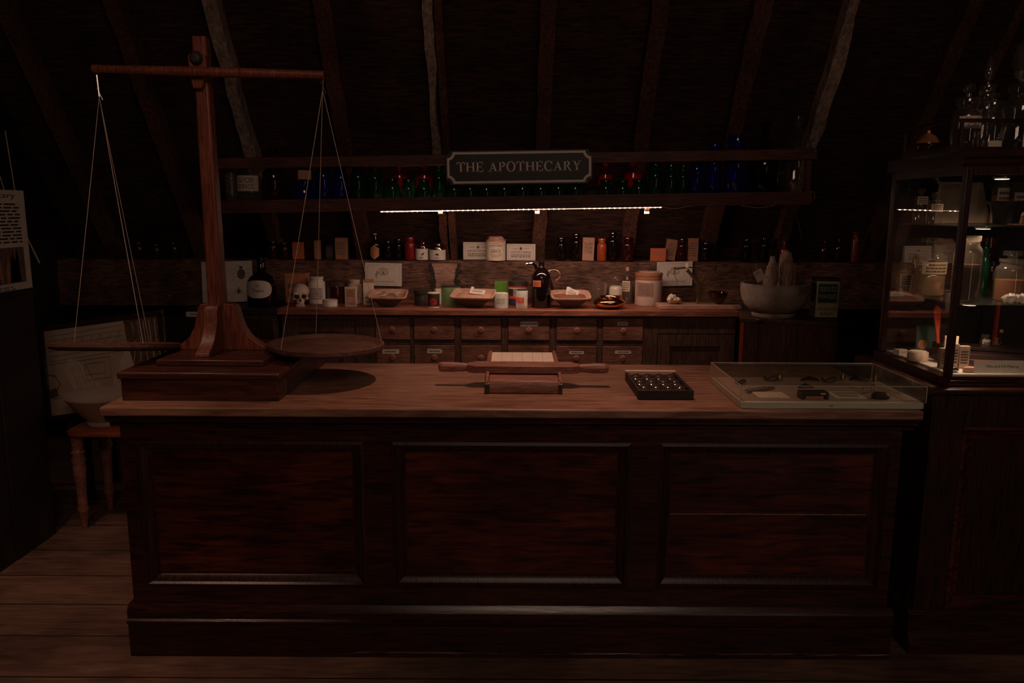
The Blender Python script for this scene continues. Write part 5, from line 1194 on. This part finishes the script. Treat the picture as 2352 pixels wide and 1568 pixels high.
obj('liner', box(.024, GW, .014, GD-.03, .0345, .040), LINER, vc)
bm = new(); bb(bm, .024, GW, GD-.012, GD-.006, .0345, H-.001); obj('back_panel', bm, W_black, vc)
s1 = at(2260, 697, GY+.03).z-zc; s2 = at(2260, 517, GY+.03).z-zc
for s in (s1, s2): obj('glass_shelf', box(.026, GW, .025, GD-.03, s-.005, s), glass('shelf_glass_%d' % int(s*1000), (.90, .93, .88), .06, .8), vc, smooth=0)
for px, yy in ((2182, .10), (2287, .42)):
    bm = new(); x = at(px, 740, GY+yy).x-gx0; bb(bm, x, x+.012, yy, yy+.012, .0405, s1-.0055); obj('shelf_strip', bm, REDLAC, vc)
lampspots = []
for (px, py, yy, zz) in ((2258, 525, .11, s2-.0055), (2225, 708, .11, s1-.0055), (2304, 388, .12, H-.0308)):
    x = at(px, py, GY+yy).x-gx0
    bm = new(); lathe(bm, [(0, -.008), (.026, -.008), (.030, -.003), (.030, 0), (0, 0)], 26, c=(x, yy, zz-.0005)); o = obj('puck_lamp', bm, STEEL, vc)
    bm = new(); lathe(bm, [(0, -.0105), (.022, -.0095), (.023, -.0085), (0, -.0082)], 24, c=(x, yy, zz-.0005)); obj('lamp_lens', bm, LAMPW, o)
    l = spot('showcase_lamp', (gx0+x, GY+yy, zc+zz-.014), (gx0+x, GY+yy+.01, 0), 2.6, (1.0, .66, .46), 150, .6, .02)
kz = (zc+.041, zc+s1+.0012, zc+s2+.0012)
def kv(name, label, cat, l, r_, yt, y, lev, style, mat, **k): return vessel(name, label, cat, l, r_, yt, GY+y, kz[lev], style, mat, **k)
# top shelf inside
kv('apothecary_bottle', 'slim clear stoppered bottle, left of the pair on the top glass shelf', 'bottle', 2085, 2115, 432, .36, 2, 'wide', G_clear, caph=.03, stopper='flat', lab=CREAM, laby=(.70, .98), laba=.9, nlines=3)
kv('apothecary_bottle', 'slim clear stoppered bottle, right of the pair on the top glass shelf', 'bottle', 2117, 2150, 440, .26, 2, 'wide', G_clear, caph=.03, stopper='flat', lab=CREAM, laby=(.50, .82), laba=.9, nlines=3)
t = thing('framed_board', 'grey-brown backing board leaning behind the top shelf bottles in the showcase', 'board', (at(2205, 500, GY+.40).x, GY+.40, kz[2])); bm = new(); hb_ = at(2200, 418, GY+.4).z-kz[2]; prism(bm, [(-.10, 0), (.125, 0), (.075, hb_), (-.095, hb_*.96)], 0, .006); obj('board', bm, STONE, t)
t = thing('black_mortar', 'tapering black iron mortar on the top glass shelf', 'mortar', (at(2309, 515, GY+.12).x, GY+.12, kz[2]))
r = (at(2352, 460, GY+.12).x-at(2266, 460, GY+.12).x)/2; h = at(2309, 461, GY+.10).z-kz[2]
bm = new(); lathe(bm, [(0, 0), (r*.62, 0), (r*.62, .006), (r*.66, h*.4), (r*.80, h*.8), (r, h*.97), (r, h), (r*.9, h), (r*.6, h*.3), (0, h*.25)], 30); obj('body', bm, BLACKC, t)
bm = new(); tube(bm, [(r*.7, -.01, h*.6), (r*1.0, -.012, h*.75), (r*.80, -.012, h*1.05), (r*.6, -.01, h*.98)], .006, 7); obj('handle', bm, BLACKC, t)
for a, b, c, lab, m in ((2262, 2296, 404, 'small paper-labelled bottle behind the black mortar, left one', G_frost), (2300, 2338, 418, 'jar with cream label lit from above behind the black mortar', G_frost), (2338, 2362, 428, 'glass jar behind the right edge of the black mortar', G_clear)):
    kv('drug_jar', lab, 'jar', a, b, c, .32, 2, 'jar', m, content=CORK, ch=.6, lab=CREAM, laby=(.2, .75), laba=.9, nlines=4)
t = thing('black_tray', 'thin pale tray edge lying beside the black mortar', 'tray', (at(2342, 516, GY+.06).x, GY+.05, kz[2])); bm = new(); bb(bm, -.03, .05, 0, .06, 0, .004); obj('tray', bm, CORK, t)
# middle shelf
kv('drug_jar', 'large stoppered glass jar with framed label on the middle glass shelf', 'jar', 2098, 2170, 545, .30, 1, 'jar', G_frost, content=BONE, ch=.62, caph=.03, stopper='flat', lab=CREAM, laby=(.44, .68), laba=.9, nlines=3)
kv('drug_jar', 'small white labelled packet jar left of the large framed-label jar', 'jar', 2062, 2096, 600, .42, 1, 'jar', G_frost, content=CREAM, ch=.7, lab=PAPER, laby=(.2, .6), nlines=4)
kv('drug_jar', 'clear wide-mouthed jar with brown contents just right of the showcase corner post', 'jar', 2191, 2250, 541, .13, 1, 'jar', G_frost, content=W_frame, ch=.56)
kv('apothecary_bottle', 'emerald green bottle between the two large jars of the middle shelf', 'bottle', 2248, 2272, 556, .26, 1, 'wide', G_green, caph=.02, stopper='flat')
kv('drug_jar', 'round dark crock behind the green bottle', 'jar', 2238, 2285, 545, .40, 1, 'can', BROWNG)
t = kv('drug_jar', 'large square-shouldered glass jar holding brown and white lumps at the right', 'jar', 2290, 2356, 575, .13, 1, 'jar', G_frost, content=BROWNP, ch=.5, caph=.03, stopper='flat')
t = kv('amber_jug', 'small amber glass jug with loop handle among the middle shelf jars', 'jug', 2266, 2290, 600, .34, 1, 'wide', G_amber)
bm = new(); tube(bm, [(.015, 0, .045), (.035, -.004, .06), (.050, -.004, .085), (.030, -.002, .095)], .005, 7); obj('handle', bm, G_amber, t)
for i in range(4):
    p = at(2302+14*i, 690, GY+.075); bm = new(); bmesh.ops.create_icosphere(bm, subdivisions=2, radius=.014+.003*(i % 2))
    rnd = random.Random(i)
    for v in bm.verts: v.co *= 1+rnd.uniform(-.2, .2)
    tag(obj('sugar_lump', bm, WHITE, None, (p.x, GY+.055, kz[1]+.016), smooth=0), 'white lump lying at the foot of the square-shouldered jar', 'lump', 'white lumps on the middle glass shelf')
# bottom of the showcase
kv('pill_box', 'round pale pill box nearest the showcase corner post', 'pill box', 2104, 2149, 805, .27, 0, 'can', BONE, cap=CREAM, caph=.004)
bk = kz[0]
def kp(px, py, y): p = at(px, py, GY+y); return p
t = thing('dark_book', 'dark book with two round brown medallions standing in the showcase', 'book', (kp(2128, 790, .38).x, GY+.38, bk), (math.radians(-6), 0, 0)); bm = new(); hh = kp(2128, 748, .38).z-bk; bb(bm, -.040, .045, 0, .016, 0, hh); c = obj('cover', bm, TEAL, t, bev=.001)
for x in (-.014, .036): bm = new(); lathe(bm, [(0, 0), (.020 if x < 0 else .010, 0), (.019 if x < 0 else .009, .001), (0, .001)], 24, M=Matrix.Translation((x, -.001, hh*.36)) @ Matrix.Rotation(PI/2, 4, 'X')); obj('medallion', bm, BROWNP, c)
t = carton('small_box', 'small white folded box left of the round pill box', 'box', 2080, 2104, 803, GY+.37, bk, PAPER, .03, rot=math.radians(20), nlines=3)
t = thing('red_spatula', 'orange-red handled spatula leaning beside the corner post in the showcase', 'spatula', (kp(2160, 780, .30).x, GY+.30, bk), (0, math.radians(-7), 0)); bm = new(); hh = kp(2160, 700, .30).z-bk
superl(bm, [(.006, .003, .002), (.006, .003, hh*.45), (.013, .003, hh*.75), (.014, .003, hh*.93), (.004, .002, hh*.99)], 2.2, 20); bm.faces.new([v for v in bm.verts][:20]); obj('blade', bm, REDLAC, t)
x0 = kp(2215, 840, .10).x
t = thing('leather_case', 'long dark red leather instrument case lying open in the showcase', 'case', (kp(2290, 830, .2).x, GY+.22, bk), (0, 0, math.radians(-6)))
bm = new(); prism(bm, [(-.19, 0), (.25, 0), (.25, .030), (.0, .042), (-.19, .050)], -.08, .10); obj('case_body', bm, LEATH, t, bev=.003)
bm = new(); prism(bm, [(-.19, .0508), (-.0, .0428), (.25, .0308), (.25, .045), (0, .058), (-.19, .064)], .0, .10); obj('case_lid', bm, LEATH, t, bev=.003)
bm = new(); prism(bm, [(-.191, .026), (.251, .016), (.251, .019), (-.191, .029)], -.0815, -.0795); obj('red_edge', bm, REDLAC, t)
for i, (l, r_, yt, y, lab) in enumerate(((2180, 2200, 800, .115, 'small printed tin box, left of the stack in front of the leather case'), (2201, 2222, 790, .115, 'small printed tin box in the middle of the stack before the leather case'), (2224, 2248, 795, .115, 'small printed tin box, right of the stack before the leather case'))):
    t = carton('pill_tin', lab, 'tin', l, r_, yt, GY+y, bk, STONE, .018, nlines=5, tmat=INK)
t = carton('domino_block', 'little pale block with two round recesses on top of the printed tins', 'block', 2188, 2218, 772, GY+.19, bk+.0, CREAM, .012, rot=math.radians(-8))
for l, r_, yt, y, st, m, lab, kw in ((2269, 2291, 767, .33, 'wide', G_frost, 'little square bottle with a large white label on the leather case', dict(lab=PAPER, laby=(.05, .8), nlines=4, content=CREAM, ch=.5)), (2294, 2320, 775, .33, 'bottle', G_frost, 'tiny conical vial beside the white-labelled little bottle', dict(content=CREAM, ch=.4)), (2308, 2324, 757, .38, 'bottle', G_amber, 'tiny amber vial with cork behind the conical one', dict(cap=CORK, caph=.012, capr=.5))):
    kv('vial', lab, 'vial', l, r_, yt, y, 0, st, m, **kw)
for l, r_, lab, m in ((2166, 2203, 'silvery rounded pill shell near the corner post', STEEL), (2212, 2244, 'brownish rounded pill shell left of the printed showcase sign', CORK)):
    p0, p1 = kp(l, 855, .045), kp(r_, 855, .045); t = thing('pill_shell', lab, 'pill shell', ((p0.x+p1.x)/2, GY+.05, bk)); bm = new(); w2 = (p1.x-p0.x)/2; superl(bm, [(0, 0, 0), (w2*.8, .010, 0), (w2, .014, .008), (w2*.85, .011, .017), (0, 0, .022)], 2.6); obj('shell', bm, m, t)
p0, p1 = kp(2240, 868, .02), kp(2372, 868, .02); hh = kp(2300, 838, .02).z-kp(2300, 867, .02).z
t = thing('case_sign', 'white strip sign reading Pills and Pill Making inside the showcase front', 'sign', ((p0.x+p1.x)/2, GY+.030, bk), (math.radians(-12), 0, 0)); c = flat(t, p1.x-p0.x, hh, PAPER, (0, 0, hh/2), name='card'); txt(c, 'Pills and Pill Making', (p1.x-p0.x)*.56, hh*.26, INK, (0, -.0012, 0))
# things on top of the showcase
ZK = gtop+.0452
gal = thing('gallery_rail', 'low dark wooden gallery rail around the bottles on top of the showcase', 'rail', (at(2172, 340, GY+.06).x, GY+.03, ZK)); gz = at(2250, 275, GY+.03).z-ZK
bm = new(); bb(bm, 0, GW, 0, .012, gz-.008, gz+.004); bb(bm, 0, .012, .012, .34, gz-.008, gz+.004); obj('top_bar', bm, W_counter, gal)
bm = new(); bb(bm, 0, GW, 0, .012, 0, .02); bb(bm, 0, .012, .012, .34, 0, .02); obj('bottom_bar', bm, W_counter, gal)
for x, y in ((.03, 0), (.003, .33)): bm = new(); bb(bm, x, x+.010, y+.001, y+.011, .0205, gz-.0085); obj('baluster', bm, W_counterv, gal)
for lab, l, r_, yt, y, cp, st, kw in (('tall clear bottle with cream label and round stopper, leftmost on the showcase', 2156, 2215, 190, .13, .05, 'round', dict(lab=CREAM, laby=(.44, .66), text='TINCT|CIN', tmat=INKB)),
        ('clear bottle topped by a tall spire-shaped stopper behind the others', 2205, 2247, 120, .30, .115, 'spire', {}), ('middle clear bottle with small round stopper on the showcase', 2215, 2268, 212, .14, .03, 'round', dict(lab=CREAM, laby=(.05, .25), laba=.6)),
        ('broad clear bottle with flat faceted stopper at the right on the showcase', 2270, 2340, 158, .16, .05, 'flat', dict(lab=CREAM, laby=(.1, .4), laba=.5, labrot=.2))):
    p = at((l+r_)/2, 300, GY+y); vessel('apothecary_bottle', lab, 'bottle', l, r_, yt, GY+y, ZK+.0005, 'wide', G_frost if 0 else G_clear, caph=cp, stopper=st, **kw)
t = thing('glass_globe', 'large pale glass globe vessel at the right edge above the showcase', 'vessel', (at(2392, 140, GY+.30).x, GY+.28, ZK)); zz = at(2392, 140, GY+.3).z-ZK; R = .105
bm = new(); lathe(bm, [(0, 0), (.05, 0), (.045, .01), (.012, .03), (.012, zz-R*1.2), (R*.35, zz-R*1.08), (R*.8, zz-R*.6), (R, zz), (R*.85, zz+R*.6), (R*.4, zz+R*.98), (R*.2, zz+R*1.2), (0, zz+R*1.2)], 36); obj('globe', bm, G_frost, t)
t = thing('lidded_bowl', 'small dark lidded bowl left of the bottles on top of the showcase', 'bowl', (at(2131, 330, GY+.30).x, GY+.30, ZK)); r = .040
bm = new(); lathe(bm, [(0, 0), (r*.5, 0), (r*.5, .006), (r*.9, .03), (r, .05), (r*.98, .052), (0, .052)], 30); obj('bowl', bm, BROWNG, t)
bm = new(); lathe(bm, [(0, .0525), (r*1.02, .0525), (r*1.0, .058), (r*.7, .078), (r*.2, .090), (r*.18, .1), (0, .102)], 30); obj('lid', bm, STONEB, t)
# ================================================================ left side: text panel, picture, bench, stool, mortar
# text panel on the partition
def onwall(px, py, X):                # point on the plane x = X
    d = ray(px, py); t_ = X/d.x; return Vector((0, 0, CAMZ))+d*t_
WX = -2.275
q1 = onwall(48, 437, WX); q2 = onwall(75, 663, WX); y1 = (q1.y+q2.y)/2; y0 = y1-.62
t = thing('text_panel', 'tall white information panel titled The Apothecary at the left edge', 'sign', (WX, (y0+y1)/2, 1.246), (0, 0, PI/2)); t.rotation_euler.z = PI/2
pw = y1-y0; z1 = q1.z-1.246
c = flat(t, pw, z1-.004, PAPER, (0, 0, z1/2+.001), name='panel', th=.006)
zz = lambda py: onwall(60, py, WX).z-1.246-(z1/2)
txt(c, 'The Apothecary', pw*.78, .030, INK, (0, -.007, zz(452)))
lines(c, pw*.86, zz(466)-zz(558), 12, INK, (0, -.0068, (zz(466)+zz(558))/2), seed=5, gap=.45)
bm = new(); bb(bm, -pw*.44, pw*.43, -.0072, -.0062, zz(646), zz(566)); f = obj('photo_print', bm, INKB, c)
rnd = random.Random(4)
for i in range(14):
    bm = new(); x = rnd.uniform(-pw*.4, pw*.4); prism(bm, [(x-.02, zz(644)), (x+.02, zz(644)), (x+.014, zz(640)+rnd.uniform(.05, .12)), (x, zz(640)+rnd.uniform(.10, .16)), (x-.014, zz(640)+.06)], -.0078, -.0073); obj('figure_print', bm, (BROWNP, INK, DKTIN)[i % 3], f)
lines(c, pw*.6, .02, 2, INKB, (0, -.0068, zz(657)), seed=7)
for (a, b, cc, d) in ((0, 405, 10, 437), (12, 300, 34, 437)):
    bm = new(); tube(bm, [onwall(a, b, WX-.004), onwall(cc, d, WX-.004)], .002, 5); obj('hanging_cord', bm, STRING, t).matrix_parent_inverse = t.matrix_basis.inverted()
bm = new(); tube(bm, [at(62, 545, 3.70), at(91, 604, 3.78)], .004, 6); obj('support_stick', bm, STRING, t).matrix_parent_inverse = t.matrix_basis.inverted()
# bench that carries the framed picture
fl = (at(112, 972, 4.12), at(430, 930, 4.12))
bz = fl[0].z-.002
bn = thing('low_bench', 'dark low bench in shadow supporting the leaning framed picture', 'bench', (-1.95, 4.25, 0))
bm = new(); bb(bm, -.48, .60, -.14, .24, bz-.03, bz-.001); obj('bench_top', bm, W_black, bn)
for x in (-.44, .54):
    for y in (-.11, .19): bm = new(); bb(bm, x, x+.04, y, y+.04, 0, bz-.0305); obj('leg', bm, W_black, bn)
# framed picture, leaning and tilted
c4 = [at(112, 972, 4.12), at(402, 930, 4.12), at(370, 712, 4.24), at(82, 748, 4.24)]     # BL BR TR TL
O_ = (c4[0]+c4[1]+c4[2]+c4[3])/4; ux = ((c4[1]-c4[0])+(c4[2]-c4[3])).normalized(); uz = ((c4[3]-c4[0])+(c4[2]-c4[1])); uz = (uz-ux*uz.dot(ux)).normalized(); uy = uz.cross(ux)
fw = ((c4[1]-c4[0]).length+(c4[2]-c4[3]).length)/2; fh_ = ((c4[3]-c4[0]).length+(c4[2]-c4[1]).length)/2
Mf = Matrix((ux, uy, uz)).transposed().to_4x4(); Mf.translation = O_
fp = thing('framed_picture', 'dark framed sepia engraving of robed figures leaning behind the stool', 'picture', O_); fp.rotation_euler = Mf.to_euler()
b_ = .034
for a in ((-fw/2, fw/2, -.012, .012, fh_/2-b_, fh_/2), (-fw/2, fw/2, -.012, .012, -fh_/2, -fh_/2+b_), (-fw/2, -fw/2+b_, -.012, .012, -fh_/2+b_, fh_/2-b_), (fw/2-b_, fw/2, -.012, .012, -fh_/2+b_, fh_/2-b_)):
    obj('frame_bar', box(*a), W_counter, fp, bev=.004)
c = obj('engraving', box(-fw/2+b_, fw/2-b_, -.003, .001, -fh_/2+b_, fh_/2-b_), plain('sepia_paper', (.52, .39, .29), .8, var=.12, scale=12, spec=.2), fp)
iw, ih = fw-2*b_, fh_-2*b_
def dl_(pts, r=.0016, m=INKB, nm='ink_line'):
    bm = new(); tube(bm, [((u-.5)*iw, -.0036, (v-.5)*ih) for u, v in pts], r, 4); return obj(nm, bm, m, c)
def dp_(pts, m, nm='ink_shape'):
    bm = new(); prism(bm, [((u-.5)*iw, (v-.5)*ih) for u, v in pts], -.0042, -.0031); return obj(nm, bm, m, c)
SEP = MAT['sepia_paper']
SEPL = plain('sepia_light', (.64, .50, .38), .8, var=.1, spec=.2); SEPD = plain('sepia_dark', (.14, .085, .058), .8, var=.3, spec=.2)
dp_([(.76, .45), (1, .45), (1, 1), (.70, 1), (.72, .7)], SEPD, 'dark_curtain')
for k in range(5): dl_([(.77+.05*k, .97), (.79+.045*k, .75), (.76+.06*k, .5)], .003, SEPL)
for k in range(6): dl_([(.02, .93-.06*k), (.68, .95-.06*k)], .0011)
for k in range(16): dl_([(.05+.04*k+.012*math.cos(q), .78+.03*math.sin(q)+(.06 if k % 2 else 0)) for q in range(7)], .0012)
dl_([(.02, .60), (.55, .60), (.55, .36), (.32, .36)]); dl_([(.33, .55), (.50, .55), (.50, .42), (.33, .42), (.33, .55)])
dp_([(.16, .58), (.20, .64), (.27, .62), (.32, .52), (.34, .44), (.44, .30), (.46, .20), (.24, .20), (.19, .34), (.14, .46)], SEPL, 'robed_figure')
for k in range(5): dl_([(.22+.03*k, .54), (.24+.035*k, .38), (.26+.04*k, .22)], .0012)
dp_([(.58, .20), (.56, .32), (.62, .42), (.64, .54), (.70, .66), (.76, .64), (.78, .50), (.80, .36), (.86, .20)], SEPL, 'robed_figure')
for k in range(8): dl_([(.58+.03*k, .24+.04*(k % 3)), (.62+.025*k, .30+.05*(k % 3)), (.60+.03*k, .38)], .0014)
dl_([(.02, .195), (.98, .19)], .0014); dl_([(.0, .48), (.06, .46), (.10, .36), (.05, .24)], .003); dp_([(0, .30), (.06, .32), (.08, .22), (0, .20)], SEPD, 'shade_shape')
# stool
ft = atz(193, 1212, 0); sx_, sy_ = ft.x+.19, ft.y+.13
st = thing('wooden_stool', 'small turned-leg wooden stool with a glossy orange-brown seat', 'stool', (sx_, sy_, 0)); zs = at(190, 992, ft.y-.05).z
bm = new(); superl(bm, [(0, 0, zs-.028), (.215, .175, zs-.028), (.235, .195, zs-.020), (.235, .195, zs-.006), (.222, .182, zs), (0, 0, zs)], 5); obj('seat', bm, W_stool, st, smooth=40)
for s in (-1, 1):
    for q in (-1, 1):
        bm = new(); zz_ = zs-.029; prof = [(0, 0), (.013, 0), (.018, .10*zz_), (.023, .18*zz_), (.030, .22*zz_), (.022, .25*zz_), (.026, .27*zz_), (.022, .30*zz_), (.026, .5*zz_), (.033, .66*zz_), (.028, .69*zz_), (.036, .74*zz_), (.028, .79*zz_), (.034, .82*zz_), (.024, .85*zz_), (.028, .88*zz_), (.030, zz_), (0, zz_)]
        lathe(bm, prof, 20, c=(s*.185, q*.13, 0)); obj('leg', bm, W_mach, st, smooth=50)
# ceramic mortar with spout on the stool
mx = at(250, 950, sy_).x
cm = thing('spouted_mortar', 'large cream ceramic mortar with a pouring lip standing on the stool', 'mortar', (mx+.0, sy_, zs+.001))
mh = at(250, 905, sy_).z-zs; R = mx-at(150, 905, sy_).x-.02
bm = new(); pr = [(0, 0), (R*.52, 0), (R*.54, .012), (R*.50, .022), (R*.62, mh*.3), (R*.86, mh*.7), (R, mh*.96), (R*1.02, mh), (R*.94, mh), (R*.80, mh*.7), (R*.5, mh*.3), (0, mh*.25)]
lathe(bm, pr, 56)
for v in bm.verts:
    a = math.atan2(v.co.y, v.co.x); d = abs((a-math.radians(183)+PI) % (2*PI)-PI)
    k = math.exp(-(d/.22)**2)*max(0, v.co.z/mh)**3; rr = math.hypot(v.co.x, v.co.y)
    if rr > .01: v.co.x *= 1+.14*k; v.co.y *= 1+.14*k; v.co.z += .004*k-.012*k*0
obj('body', bm, CERAM, cm, smooth=60)
bm = new(); lathe(bm, [(0, 0), (.014, .004), (.02, .03), (.017, .05), (0, .055)], 16); o = tag(obj('dark_pestle_head', bm, IRON, None, (at(140, 950, 4.05).x, 4.13, bz+.001)), 'small dark object at the lower left corner of the framed picture', 'knob')
